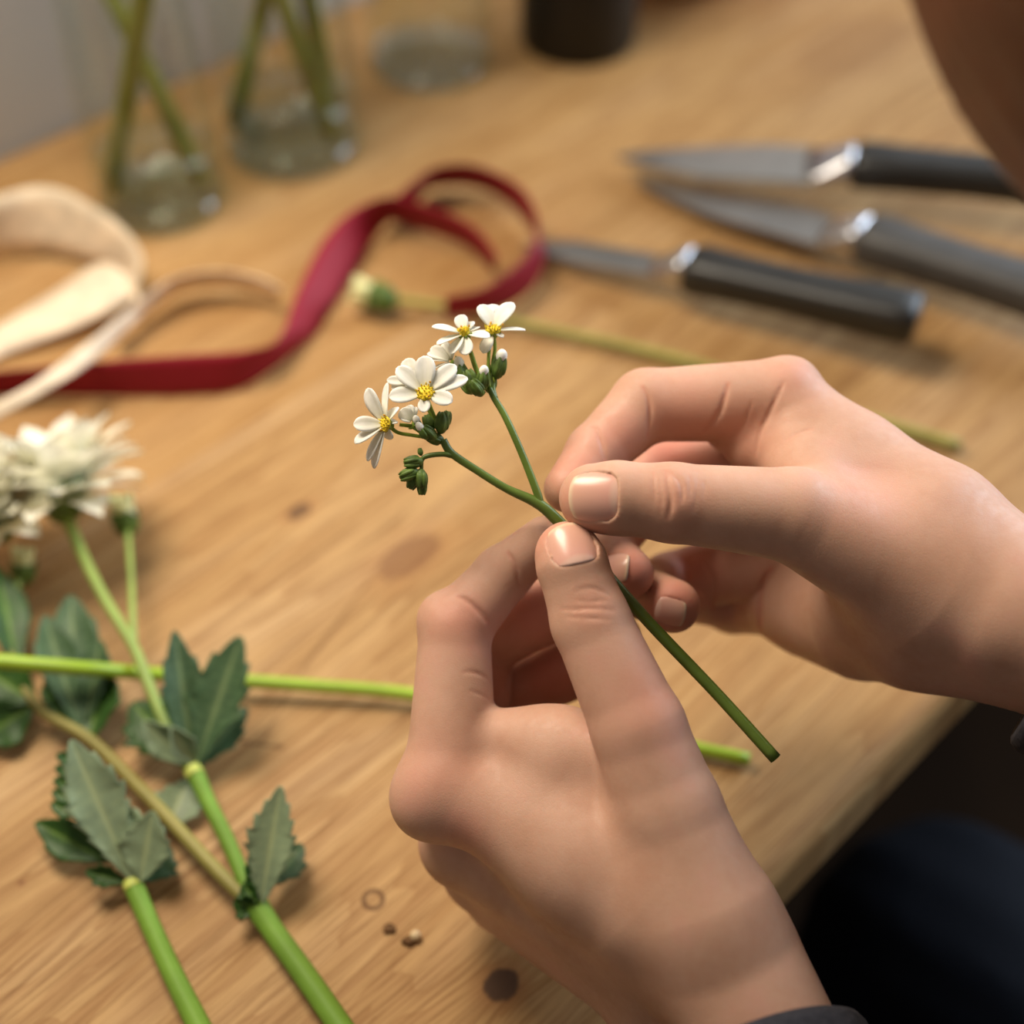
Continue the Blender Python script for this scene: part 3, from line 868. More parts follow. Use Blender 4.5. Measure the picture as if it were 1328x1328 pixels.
def place(name, mesh, pos, axis, scale, parent, spin=0.0):
    o = bpy.data.objects.new(name, mesh); COL.objects.link(o); mesh.shade_smooth()
    q = Vector([float(k) for k in nrm(axis)]).to_track_quat('Z', 'Y').to_matrix().to_4x4()
    s = (scale,) * 3 if not isinstance(scale, tuple) else scale
    o.matrix_basis = Matrix.Translation([float(k) for k in pos]) @ q @ Matrix.Rotation(spin, 4, 'Z') @ Matrix.Diagonal((*s, 1))
    if parent is not None:
        o.parent = parent; o.matrix_parent_inverse = parent.matrix_basis.inverted()
    return o
def bloom(pos, axis, scale, parent, spin=0.0):
    f = place('flower_head', BLOOM, pos, axis, scale, parent, spin)
    c = place('calyx', CALYX, np.asarray(pos) - nrm(axis) * .003 * scale, axis, (scale * 1.1, scale * 1.1, scale * 1.45), None, spin)
    c.parent = f; c.matrix_parent_inverse = f.matrix_basis.inverted()
    return f
def vase_stem(j, foot, lean, length, rad, label):
    """foot: fraction of the jar radius (x,y); lean: direction"""
    c, R = jars[j]
    a = c + np.array([foot[0] * R, foot[1] * R, .012]); d = nrm(lean)
    b = a + d * length
    root = empty('vase_flower', a); tag(root, label, 'flower stem', GRP_V)
    m = MB(); m.tube([a, (a + b) / 2 + np.array([.002, 0, 0]), b], [rad * 1.1, rad, rad * .8], 12)
    m.build('stem', M['stem_vase'], root)
    bloom(b, d + np.array([0, 0, .3]), 1.2, root)
def lean_to(j, foot, px, py, h):
    """direction from the foot to the point seen at a pixel at height h (mm)"""
    c, R = jars[j]; a = c + np.array([foot[0] * R, foot[1] * R, .012])
    return nrm(T(px, py, h) - a)
vase_stem(0, (-.66, -.3), nrm([.33, -.02, 1]), .29, .0045, 'thick green stem in the jar left of the others, leaning right')
vase_stem(0, (.68, -.05), nrm([-.34, .14, 1]), .21, .0040, 'thinner green stem in the jar left of the others, leaning left')
vase_stem(1, (-.80, .05), nrm([.34, .0, 1]), .31, .0042, 'green stem leaning right in the middle jar')
vase_stem(1, (.62, -.35), nrm([-.26, .02, 1]), .22, .0042, 'green stem leaning left at the front of the middle jar')
vase_stem(1, (.55, .35), nrm([-.12, .08, 1]), .36, .0046, 'green stem leaning slightly left at the back of the middle jar')

# black canister and orange bowl
c = T(749, 51); R = float(np.linalg.norm(T(674, 51) - c))
can = empty('canister', c); tag(can, 'matte black round canister behind the knives', 'canister')
b = MB(); b.lathe([(R * .96, .0005), (R, .003), (R, .135), (1e-7, .136)], c, seg=64); b.build('body', M['black_jar'], can)
b = MB(); b.lathe([(R * 1.02, .137), (R * 1.02, .155), (R * .97, .158), (1e-7, .158)], c, seg=64); b.build('lid', M['black_jar'], can)
c = T(905, -46)
bw = MB(); bw.lathe([(1e-7, .004), (.024, .002), (.028, .0005), (.034, .003), (.055, .022), (.066, .045), (.068, .05), (.064, .05), (.052, .024), (.03, .008), (1e-7, .006)], c, seg=64)
o = bw.build('bowl', M['terracotta'], None); tag(o, 'orange glazed bowl at the far side of the table', 'bowl')

# ------------------------------------------------------------------ knives lying on the table
def knife(tip, heel, butt, blade_w, hw, hh, handle_mat, label, up=1.0, lift=0.0, belly=0.5, blade_mat='steel', bol=.018):
    """tip, heel (blade-handle joint), butt: table points; blade_w: widest blade; the edge lies to one side (up = +1 / -1)"""
    tip, heel, butt = (np.asarray(p, float) for p in (tip, heel, butt))
    ax = nrm(heel - tip); side = nrm(np.cross([0, 0, 1], ax)) * up; z = np.array([0, 0, 1.0])
    L = np.linalg.norm(heel - tip) - bol
    root = empty('knife', heel); tag(root, label, 'knife', 'knives on the worktable')
    vs = []; fs = []; n = 26; th = .0011
    for i in range(n + 1):
        s = i / n
        wtop = blade_w * .42 * min(1, s * 6) ** .5 * (.25 + .75 * min(1, s * 2.2))
        wbot = blade_w * .58 * (min(1, s / belly)) ** .62
        c = tip + ax * L * s
        for (wv, zz) in ((-wtop, th), (0, th * 1.25), (wbot, .0001), (0, -th * 1.25), (-wtop, -th)):
            vs.append(c + side * wv + z * (zz * (.25 + .75 * min(1, s * 4)) + .002 + .004 * s + lift))
    for i in range(n):
        for k in range(5):
            fs.append((i * 5 + k, i * 5 + (k + 1) % 5, (i + 1) * 5 + (k + 1) % 5, (i + 1) * 5 + k))
    fs.append((4, 3, 2, 1, 0)); fs.append(tuple(n * 5 + k for k in range(5)))
    b = MB().add(vs, fs).build('blade', M[blade_mat], root, smooth=False)
    def loft(stations, name, mat, parent=root):
        vs = []; fs = []; seg = 20
        for c, a, b_ in stations:
            for k in range(seg):
                t_ = 2 * math.pi * k / seg; ct, st = math.cos(t_), math.sin(t_)
                e = .62
                vs.append(c + side * a * math.copysign(abs(ct) ** e, ct) + z * b_ * math.copysign(abs(st) ** e, st))
        m = len(stations)
        for i in range(m - 1):
            for k in range(seg): fs.append((i * seg + k, i * seg + (k + 1) % seg, (i + 1) * seg + (k + 1) % seg, (i + 1) * seg + k))
        fs.append(tuple(range(seg))[::-1]); fs.append(tuple((m - 1) * seg + k for k in range(seg)))
        return MB().add(vs, fs).build(name, M[mat], parent)
    zc = z * (hh + .0006 + lift)
    h0 = heel - ax * bol
    loft([(h0 - ax * .004 + side * blade_w * .08 + z * (.006 + lift), blade_w * .47, .0016), (h0 + ax * .004 + side * blade_w * .06 + zc * .8, blade_w * .42, hh * .4), (heel - ax * .004 + zc, hw * .82, hh * .8), (heel + zc, hw * .86, hh * .86)], 'bolster', 'bolster')
    H = np.linalg.norm(butt - heel); st = []
    for s, w in ((0, .9), (.02, 1.0), (.06, 1.06), (.2, 1.0), (.45, .96), (.7, 1.02), (.9, 1.08), (.97, 1.04), (1.0, .88)):
        st.append((heel + ax * H * s + zc, hw * w, hh * w * .96))
    loft(st, 'handle', handle_mat)
    return root
knife(T(796, 222, 2), T(1098, 251, 8), T(1420, 290, 8), .0330, .0115, .0095, 'handle_black', 'large knife with black handle, the one farthest from the hands', up=1, lift=.0065, belly=.75)
knife(T(822, 238, 2), T(1114, 332, 8), T(1440, 442, 8), .0275, .0125, .0100, 'handle_grey', 'knife with dark grey handle and its tip under another blade', up=1, belly=.8, blade_mat='steel_dull', bol=.016)
knife(T(676, 322, 2), T(890, 371, 8), T(1187, 437, 8), .0180, .0110, .0095, 'handle_black', 'small paring knife with thick black handle beside the burgundy ribbon', up=1, belly=.35, blade_mat='steel_dull', bol=.014)

# ------------------------------------------------------------------ ribbons
def TT(l): return [T(*p) for p in l]
def ribbon(name, strips, mat, label, group=None):
    m = MB()
    for A, B in strips:
        vs, fs = strip('', TT(A), TT(B), None); m.add(vs, fs)
    me = mesh_from(m.v, m.f, name)
    if mat == 'ribbon_cream':
        at = me.attributes.new('rib', 'FLOAT', 'POINT')
    o = link(name, me, M[mat]); mod(o, 'SOLIDIFY', thickness=.0005, offset=0)
    tag(o, label, 'ribbon'); return o
ribbon('satin_ribbon', [
    ([(-90, 492, 20), (0, 482, 20), (140, 468, 20), (245, 460, 20), (318, 455, 19), (362, 438, 17), (388, 372, 15), (420, 310, 18), (456, 274, 22), (500, 256, 24), (533, 260, 25), (594, 282, 25), (626, 305, 25), (645, 334, 25)],
     [(-90, 520, 1), (0, 514, 1), (140, 514, 1), (245, 513, 1), (322, 500, 1), (402, 440, 1), (424, 408, 2), (450, 368, 3), (484, 312, 4), (506, 288, 4), (530, 293, 4), (587, 312, 4), (619, 331, 4), (640, 352, 4)]),
    ([(506, 262, 25), (533, 240, 26), (560, 220, 26), (592, 213, 26), (624, 217, 26), (657, 231, 26), (681, 250, 26), (695, 277, 26), (697, 302, 25), (686, 328, 24), (660, 354, 23), (624, 376, 22), (578, 386, 22)],
     [(506, 284, 4), (540, 262, 4), (556, 245, 4), (594, 241, 4), (628, 247, 4), (660, 265, 4), (680, 285, 4), (692, 304, 3), (707, 328, 2), (703, 352, 2), (684, 380, 2), (640, 404, 4), (578, 411, 11)]),
], 'ribbon_red', 'long burgundy satin ribbon twisted into a loop on the table')
ribbon('cream_ribbon', [
    ([(-90, 272, 34), (-30, 262, 34), (0, 253, 34), (45, 242, 33), (84, 247, 32), (122, 268, 30), (158, 294, 26), (184, 332, 18), (178, 372, 9)],
     [(-90, 338, 4), (-30, 334, 4), (0, 331, 4), (45, 327, 4), (80, 330, 4), (112, 340, 4), (140, 350, 3), (158, 362, 2), (160, 382, 2)]),
    ([(178, 372, 9), (160, 352, 12), (128, 342, 13), (60, 384, 9), (0, 420, 6), (-90, 470, 4)],
     [(160, 384, 2), (170, 384, 10), (150, 398, 10), (90, 428, 7), (0, 462, 3), (-90, 505, 2)]),
    ([(160, 352, 12), (178, 386, 14), (140, 424, 24), (95, 458, 30), (40, 498, 32), (-20, 530, 30), (-80, 565, 22)],
     [(170, 384, 10), (186, 402, 9), (152, 440, 16), (110, 476, 26), (52, 512, 28), (-10, 548, 26), (-70, 588, 18)]),
    ([(146, 426, 16), (173, 398, 18), (222, 362, 20), (277, 351, 20), (330, 358, 18), (366, 374, 15)],
     [(150, 440, 4), (176, 418, 5), (232, 380, 5), (282, 372, 5), (330, 378, 4), (358, 388, 3)]),
], 'ribbon_cream', 'cream ribbon lying in loose loops in front of the glass jars')
# ------------------------------------------------------------------ leaves
def leaf(name, base, tip, width, mat, parent, face=(0, 0, 1), teeth=7, tooth=.16, droop=0.0, cup=.18, roll=0.0, widest=.5, lobes=(), bend=0.0, petiole=.06):
    """leaf blade from base to tip (world points), width in m, facing 'face'"""
    base, tip = np.asarray(base, float), np.asarray(tip, float)
    ax = nrm(tip - base); L = np.linalg.norm(tip - base)
    f = nrm(np.asarray(face, float) - ax * np.dot(face, ax)); sd = np.cross(ax, f)
    f, sd = f * math.cos(roll) + sd * math.sin(roll), sd * math.cos(roll) - f * math.sin(roll)
    nl = max(teeth, 1) * 8; us = (-1, -.8, -.5, -.22, -.06, 0, .06, .22, .5, .8, 1)
    vs, fs, rib = [], [], []
    for i in range(nl + 1):
        s = i / nl
        prof = (s / widest) ** .8 if s < widest else max(0, 1 - ((s - widest) / (1 - widest)) ** 1.7) ** .95
        prof = max(prof, petiole if s < widest else .02)
        for l_s, l_w, l_h in lobes: prof += l_h * math.exp(-((s - l_s) / l_w) ** 2)
        ph = (s * teeth) % 1.0
        saw = 1.5 * tooth * (ph ** 1.3 - .45) if .1 < s < .985 and teeth else 0
        for u in us:
            k = 1 + (saw if abs(u) == 1 else (saw * .35 if abs(u) == .8 else 0))
            w = width * .5 * prof * k * u
            fw = ph * L / max(teeth, 1) * .18 * tooth * 4 if abs(u) == 1 and teeth else 0
            c = base + ax * (L * s + fw) + sd * (w + bend * L * math.sin(math.pi * s)) + f * (cup * width * u * u * prof - droop * L * s * s + .02 * width * math.sin(s * 17 + u * 2.1) * abs(u))
            vs.append(c)
            vein = max(0, 1 - abs(((s * 6.5 - abs(u) * 1.7) % 1.0) - .5) * 7) * .25 if abs(u) < .9 else 0
            rib.append(1.0 if abs(u) < .03 else (.45 if abs(u) < .1 else vein))
    m = len(us)
    for i in range(nl):
        for j in range(m - 1):
            a = i * m + j; fs.append((a, a + 1, a + m + 1, a + m))
    me = mesh_from(vs, fs, name)
    at = me.attributes.new('rib', 'FLOAT', 'POINT'); at.data.foreach_set('value', np.array(rib, np.float32))
    o = link(name, me, M[mat], parent); mod(o, 'SOLIDIFY', thickness=.0004, offset=0)
    return o

def bud(pos, axis, size, parent, tip_mat='bud_cream', open_=.4):
    """bud: green scaly cup (part) and the pale petals showing (sub-part)"""
    axis = nrm(axis); m = MB()
    m.ellipsoid(pos, axis, size * .75, size * .62, 10, 14)
    for k in range(9):
        a = 2 * math.pi * k / 9; u = nrm(np.cross(axis, [.3, .5, .8])); w = np.cross(axis, u); r = math.cos(a) * u + math.sin(a) * w
        m.ellipsoid(pos + r * size * .48 + axis * size * (.12 if k % 2 else -.08), axis * .9 + r * .25, size * .55, size * .17, 6, 6, .6)
    o = m.build('bud', M['sepal'], parent)
    if open_:
        q = MB()
        q.ellipsoid(pos + axis * size * .62, axis, size * .55, size * .50, 8, 12)
        for k in range(7):
            a = 2 * math.pi * k / 7; u = nrm(np.cross(axis, [.3, .5, .8])); w = np.cross(axis, u); r = math.cos(a) * u + math.sin(a) * w
            q.ellipsoid(pos + axis * size * .75 + r * size * .3, axis + r * .35, size * (.45 + .1 * (k % 3)), size * .22, 6, 8)
        p = q.build('bud_petals', M[tip_mat], o); p['label'] = 'pale petals breaking out of the bud'
    return o

def tube_part(name, pts, r, mat, parent, **k):
    m = MB(); m.tube(pts, r, **k); return m.build(name, M[mat], parent)

# ---- branched stem with the big bloom, lower left
r = T(440, 1330, 4)
pA = empty('cut_flower', T(325, 1165)); tag(pA, 'branched green flower stem with ivory bloom, two branches meeting near the toothed leaf', 'cut flower')
tube_part('stem', [T(330, 1172, 6), T(352, 1205, 5), T(400, 1272, 5), T(452, 1348, 5), T(480, 1392, 5)], [.0039, .0034, .0035, .0036, .0036], 'stem_fresh', pA, ridges=.05)
tube_part('branch', [T(328, 1170, 7), T(296, 1092, 8), T(270, 1040, 9), T(252, 1000, 10)], [.0022, .0024, .0025, .0030], 'stem_fresh', pA)
tube_part('node', [T(254, 1006, 10), T(248, 996, 10.5)], [.0032, .0029], 'node', pA)
tube_part('branch', [T(246, 998, 10), T(215, 942, 13), T(190, 880, 17), T(172, 836, 20), T(135, 775, 22), T(105, 715, 23), T(84, 664, 24)], [.0018, .0017, .0019, .0018, .0019, .002, .0022], 'stem_pale', pA)
tube_part('branch', [T(174, 838, 20), T(172, 800, 21), T(170, 745, 21), T(166, 690, 21)], [.0013, .0012, .0011, .0012], 'stem_pale', pA)
tube_part('branch', [T(322, 1170, 7), T(280, 1128, 8), T(215, 1058, 9), T(160, 1000, 9), T(115, 958, 9), T(45, 912, 10), T(8, 838, 13), T(-10, 805, 14)], [.0021, .0022, .0022, .0021, .002, .0019, .0015, .0013], 'stem_brown', pA)
tube_part('branch', [T(-8, 808, 14), T(12, 780, 15), T(26, 752, 16)], [.0012, .0011, .0012], 'stem_pale', pA)
bloom(T(84, 664, 23), np.array([-.12, .55, .75]), 1.12, pA)
bloom(T(2, 690, 24), np.array([-.25, .3, .85]), .95, pA, .5)
bud(T(163, 676, 21), np.array([-.1, .5, .8]), .0082, pA)
bud(T(30, 742, 16), np.array([.1, .5, .8]), .0074, pA)
leaf('leaf', T(250, 992, 9), T(226, 818, 34), .0155, 'leaf_dark', pA, (.3, -.6, .7), 5, .14, cup=.16, roll=.25)
leaf('leaf', T(254, 994, 9), T(312, 826, 32), .0190, 'leaf_dark', pA, (-.2, -.6, .7), 6, .20, cup=.14, widest=.58, lobes=((.42, .07, .35),))
leaf('leaf', T(254, 996, 8), T(320, 918, 12), .0125, 'leaf_dark', pA, (0, -.3, .9), 4, .2, cup=.1)
leaf('leaf', T(246, 996, 8), T(172, 912, 14), .0210, 'leaf_deep', pA, (.2, -.4, .8), 6, .22, cup=.1, widest=.6)
leaf('leaf', T(250, 994, 10), T(186, 935, 22), .0110, 'leaf_grey', pA, (.2, -.7, .7), 4, .1, cup=.35)
leaf('leaf', T(254, 992, 11), T(222, 942, 24), .0085, 'leaf_grey', pA, (.3, -.7, .7), 3, .1, cup=.4)
leaf('leaf', T(216, 1078, 4), T(244, 1010, 5), .0165, 'leaf_grey', pA, (.1, -.3, .9), 5, .18, cup=.1, widest=.4)
leaf('leaf', T(338, 1176, 8), T(364, 1020, 30), .0155, 'leaf_grey', pA, (-.1, -.6, .75), 8, .22, cup=.12, widest=.5)
leaf('leaf', T(348, 1150, 7), T(392, 1096, 7), .0120, 'leaf_dark', pA, (.1, -.4, .9), 4, .25, cup=.12)
leaf('leaf', T(336, 1172, 7), T(326, 1104, 16), .0065, 'leaf_deep', pA, (.3, -.6, .7), 4, .25, cup=.3)
leaf('leaf', T(336, 1180, 7), T(304, 1168, 10), .0085, 'leaf_deep', pA, (.0, -.7, .7), 4, .3, cup=.35)
leaf('leaf', T(334, 1172, 10), T(316, 1146, 12), .0070, 'leaf_deep', pA, (.0, -.7, .7), 4, .3, cup=.35)
# leaves further up the brown branch
leaf('leaf', T(116, 962, 8), T(66, 858, 12), .0165, 'leaf_deep', pA, (.3, -.5, .8), 4, .08, cup=.12, widest=.55)
leaf('leaf', T(116, 962, 8), T(136, 862, 14), .0195, 'leaf_deep', pA, (-.2, -.5, .8), 4, .08, cup=.12, widest=.45)
leaf('leaf', T(100, 950, 9), T(92, 772, 22), .0200, 'leaf_dark', pA, (.1, -.6, .8), 5, .10, cup=.12, widest=.6)
leaf('leaf', T(104, 946, 9), T(58, 798, 24), .0150, 'leaf_dark', pA, (.3, -.6, .8), 5, .10, cup=.14, widest=.6)
leaf('leaf', T(112, 940, 9), T(130, 830, 20), .0150, 'leaf_dark', pA, (-.3, -.6, .8), 5, .10, cup=.14, widest=.6)
leaf('leaf', T(46, 914, 9), T(-30, 960, 6), .0190, 'leaf_deep', pA, (.1, -.4, .9), 4, .08, cup=.1)
leaf('leaf', T(46, 912, 10), T(-20, 868, 14), .0200, 'leaf_deep', pA, (.1, -.4, .9), 4, .08, cup=.12)
leaf('leaf', T(24, 872, 11), T(-4, 735, 22), .0160, 'leaf_deep', pA, (.5, -.5, .7), 4, .08, cup=.12)

# ---- short stem with two big toothed leaves, lower left
pB = empty('leafy_sprig', T(170, 1140)); tag(pB, 'cut green stem with a large grey green toothed leaf, flowerless, nearest the lower left corner', 'leafy sprig')
tube_part('stem', [T(172, 1146, 6), T(195, 1200, 5), T(228, 1272, 5), T(262, 1340, 5), T(282, 1385, 5)], [.0031, .0029, .0031, .0034, .0034], 'stem_fresh', pB, ridges=.05)
tube_part('node', [T(170, 1142, 6.5), T(174, 1152, 6)], [.0029, .0032], 'node', pB)
leaf('leaf', T(172, 1144, 8), T(92, 960, 36), .0185, 'leaf_grey', pB, (.25, -.65, .7), 8, .17, cup=.12, roll=.1, widest=.55)
leaf('leaf', T(140, 1118, 6), T(46, 1066, 9), .0130, 'leaf_deep', pB, (.1, -.5, .85), 4, .1, cup=.15)
leaf('leaf', T(182, 1144, 8), T(198, 1052, 22), .0170, 'leaf_grey', pB, (-.1, -.6, .75), 6, .14, cup=.14, widest=.45)
leaf('leaf', T(176, 1140, 8), T(154, 1036, 20), .0150, 'leaf_grey', pB, (.2, -.7, .7), 6, .12, cup=.2, widest=.55)
leaf('leaf', T(164, 1144, 7), T(112, 1130, 10), .0070, 'leaf_deep', pB, (.1, -.5, .85), 4, .3, cup=.35)
leaf('leaf', T(184, 1144, 7), T(220, 1098, 8), .0150, 'leaf_dark', pB, (.1, -.4, .9), 5, .2, cup=.1)
for s_ in range(5):
    u = s_ / 4
    leaf('leaf', T(100 + 18 * u, 1060 - 8 * u - 60 * u, 20), T(68 + 6 * u, 1042 - 62 * u, 20 + 6 * u), .0055, 'leaf_deep', pB, (.1, -.4, .9), 2, .3)

# ---- long bright stem crossing the table and ending right of the left hand
o = MB().tube([T(-80, 851, 31), T(0, 858, 29), T(110, 867, 24), T(200, 874, 9.5), T(300, 882, 8), T(400, 889, 7), T(530, 900, 6), T(700, 932, 4.5), T(860, 962, 4), T(972, 985, 3.5)], [.0026, .0026, .0025, .0024, .0024, .0023, .0023, .0023, .0023, .0023], 14).build('leafless_stalk', M['stem_bright'])
tag(o, 'long bright green leafless stem lying across the table and under the hand', 'stalk')

# ---- single budded stem lying behind
pD = empty('budded_flower', T(500, 392)); tag(pD, 'olive stem with one closed pale bud lying through the burgundy ribbon loop', 'cut flower')
tube_part('stem', [T(512, 388, 9), T(600, 402, 6), T(680, 421, 4.5), T(880, 466, 4), T(1080, 530, 4), T(1246, 579, 4)], [.0020, .0019, .0021, .0023, .0025, .0026], 'stem_dry', pD)
bud(T(494, 386, 10), T(462, 372, 11) - T(500, 384, 9), .0108, pD)

# ---- chips and a bead on the table
for (px, py, sx, lab, mt) in [(504, 1204, .0032, 'dark wood chip between the ring mark and the pale bead', 'chip'), (529, 1220, .0030, 'small brown wood chip under the pale bead near the dark knot', 'chip')]:
    c_ = T(px, py, .6); m_ = MB(); n_ = 9
    vs = [c_ + np.array([math.cos(2 * math.pi * k / n_) * sx * random.uniform(.55, 1.1), math.sin(2 * math.pi * k / n_) * sx * random.uniform(.35, .7), -.0006]) for k in range(n_)]
    vs += [c_ + np.array([.8 * (v_ - c_)[0], .8 * (v_ - c_)[1], .0007 + random.uniform(0, .0006)]) for v_ in vs]
    fs = [tuple(range(n_))[::-1], tuple(range(n_, 2 * n_))] + [(k, (k + 1) % n_, n_ + (k + 1) % n_, n_ + k) for k in range(n_)]
    tag(m_.add(vs, fs).build('wood_chip', M[mt], None, smooth=False), lab, 'wood chip')
m_ = MB(); m_.ellipsoid(T(539, 1213, 1.6), (0, 0, 1), .0015, .0017); tag(m_.build('bead', M['drop']), 'tiny pale round bead on a brown chip near the hand', 'bead')

# ------------------------------------------------------------------ the held sprig
DS = 371.0
def Z4(x, y, d=DS): return P(430 + x / 4.427, 370 + y / 4.427, d)
def Zd(x, y): return nrm(AX_R * x - AX_U * y)
sp = empty('flower_sprig', P(722, 676, DS)); tag(sp, 'sprig of small white daisy-like flowers pinched between both hands', 'flower sprig')
tube_part('stem', [Z4(640, 890, 371), Z4(690, 965, 371), Z4(830, 1060, 371), Z4(1000, 1165, 371), Z4(1180, 1250, 371), P(722, 674, 371), P(760, 714, 372), P(797, 757, 372), P(850, 816, 370), P(930, 900, 367), P(1006, 984, 364)],
          [.0011, .0011, .00105, .0011, .0015, .0016, .0016, .0016, .0016, .0016, .00165], 'stem_dark', sp, seg=14)
tube_part('branch', [Z4(1195, 1255, 371), Z4(1180, 1190, 371), Z4(1090, 960, 371), Z4(1000, 760, 372), Z4(935, 650, 373), Z4(905, 590, 373)], [.0012, .0011, .001, .00095, .0009, .0008], 'stem_dark', sp)
tube_part('branch', [Z4(940, 650, 373), Z4(925, 590, 374), Z4(935, 520, 375)], [.0008, .0008, .0008], 'stem_dark', sp)
tube_part('branch', [Z4(700, 980, 371), Z4(640, 970, 370), Z4(560, 978, 370), Z4(520, 1000, 370), Z4(515, 1060, 370), Z4(500, 1120, 370)], [.0008, .0007, .0007, .0006, .0005, .0004], 'stem_dark', sp)

def petal(c, tip, width, nrm_dir, parent, curl=.12, shape=.58):
    c, tip = np.asarray(c, float), np.asarray(tip, float)
    ax = nrm(tip - c); L = np.linalg.norm(tip - c)
    f = nrm(nrm_dir - ax * np.dot(nrm_dir, ax)); sd = np.cross(ax, f); vs, fs, rib = [], [], []
    for i in range(13):
        s = i / 12
        w = (max(.16, math.sin(math.pi * min(1.0, s) ** shape * .5 * (1 if s < .99 else 1)))) if s < .62 else math.sqrt(max(0.0, 1 - ((s - .62) / .385) ** 2))
        w = max(w, .05)
        if s < .62: w = .22 + .78 * math.sin(math.pi / 2 * s / .62)
        for j in range(7):
            u = j / 3 - 1
            vs.append(c + ax * L * s + sd * u * width * .5 * w + f * (.10 * width * u * u * w + curl * L * (s * (1 - s)) * 1.2 - .05 * width * math.cos(u * 6.0) * w * .5))
            rib.append(.5 * (1 - s) ** 2 + .12 * (abs(u) < .4 and abs(u) > .2))
    for i in range(12):
        for j in range(6):
            a = i * 7 + j; fs.append((a, a + 1, a + 8, a + 7))
    me = mesh_from(vs, fs, 'petal'); at = me.attributes.new('rib', 'FLOAT', 'POINT'); at.data.foreach_set('value', np.array(rib, np.float32))
    o = link('petal', me, M['petal'], parent); mod(o, 'SOLIDIFY', thickness=.00025, offset=0); return o

def daisy(cx, cy, d, axis, petals, stalk, center_r=.0017, show_center=True):
    """axis: facing direction in camera axes (x right, y down, z away); petals: (tip x, tip y, depth offset mm, width px)"""
    c = Z4(cx, cy, d); ax = nrm(AX_R * axis[0] - AX_U * axis[1] + AX_F * axis[2])
    m = MB(); m.ellipsoid(c - ax * .0011, ax, .0014, .0013, 8, 12)
    for k in range(6):
        a = 2 * math.pi * k / 6; u = nrm(np.cross(ax, [.2, .4, .9])); w = np.cross(ax, u); q = math.cos(a) * u + math.sin(a) * w
        m.ellipsoid(c - ax * .0006 + q * .0012, ax * .7 + q, .0013, .0005, 5, 6, .4)
    fl = m.build('flower', M['calyx'], sp)
    for (tx, ty, dz, w) in petals:
        tp = Z4(tx, ty, d + dz); base = c + nrm(tp - c) * .0008
        petal(base, tp, w / 4.427 * d / FPX / 1000, ax, fl)
    if show_center:
        q = MB(); g = random.Random(int(cx))
        q.ellipsoid(c + ax * .0003, ax, .0011, center_r, 8, 14)
        for k in range(26):
            rr = center_r * math.sqrt(k / 26); a = k * 2.4; u = nrm(np.cross(ax, [.2, .4, .9])); w_ = np.cross(ax, u)
            q.ellipsoid(c + ax * (.0012 - .25 * rr) + (math.cos(a) * u + math.sin(a) * w_) * rr, ax + .4 * (math.cos(a) * u + math.sin(a) * w_), .00075 + g.uniform(0, .0004), .00028, 5, 6)
        e = q.build('flower_center', M['yellow'], fl); e['label'] = 'yellow stamens'
        q = MB()
        for k in range(9):
            a = k * 2.1 + .3; u = nrm(np.cross(ax, [.2, .4, .9])); w_ = np.cross(ax, u)
            q.ellipsoid(c + ax * .0019 + (math.cos(a) * u + math.sin(a) * w_) * center_r * (.9 + .25 * (k % 3 - 1)), ax, .0004, .0003, 5, 6)
        q.build('anthers', M['orange_tip'], fl)
    if stalk is not None:
        pts = [c - ax * .001] + [Z4(*s) for s in stalk]
        tube_part('flower_stalk', pts, [.0006] + [.0005] * (len(pts) - 1), 'calyx', fl, seg=8)
    return fl
# left flower, turned to the left
daisy(312, 800, 368, (-.72, -.15, -.62), [(205, 592, 1.2, 112), (320, 560, 2.5, 60), (378, 700, 2.5, 95), (372, 780, 1.5, 80), (342, 885, 1.0, 86), (126, 800, -2.0, 98), (134, 908, -2.4, 92), (208, 1010, -.5, 76), (245, 1052, .2, 84)], [(380, 845, 370), (470, 862, 371), (590, 880, 371)], .0022)
# front flower
daisy(538, 622, 366, (-.02, -.42, -.90), [(538, 405, 1.5, 122), (375, 472, .6, 108), (330, 642, -1.5, 106), (528, 730, -2.6, 72), (694, 668, -2.2, 100), (782, 534, .4, 90), (714, 460, 1.4, 106)], [(585, 740, 369), (630, 840, 371)], .0024)
# flower half hidden behind the front one
daisy(470, 560, 372, (-.3, -.3, -.9), [(435, 420, 1.2, 100), (318, 545, .2, 60), (345, 590, .4, 90), (350, 640, -.4, 80)], [(560, 720, 372), (620, 850, 371.5)], .0015)
# white flower seen from behind, facing up-left
daisy(690, 440, 375, (-.7, -.6, -.4), [(548, 395, -1.2, 70), (570, 360, 0, 80), (550, 430, -1.6, 70), (600, 475, -2.2, 80), (640, 335, 2, 90), (590, 520, -1.6, 60), (700, 330, 3, 80)], [(735, 480, 375), (790, 560, 374), (880, 620, 373)], .0012, False)
# upper flowers
daisy(765, 278, 373, (-.25, -.85, -.45), [(576, 238, -.4, 84), (605, 342, -2.6, 84), (735, 172, 3.0, 80), (800, 210, 3.4, 80), (838, 240, 3.0, 90), (908, 298, -2.0, 88), (775, 400, -3.0, 90), (690, 395, -2.4, 84)], [(800, 400, 374), (830, 490, 374), (890, 590, 373)], .0015)
daisy(928, 262, 376, (.05, -.90, -.42), [(860, 112, 2.6, 116), (928, 110, 4.0, 104), (1040, 100, 2.4, 118), (1114, 258, 0, 56), (985, 300, -1.5, 46), (872, 390, -1.5, 80), (800, 285, 1, 66)], [(938, 360, 375.5), (925, 450, 375), (930, 560, 374)], .0022)
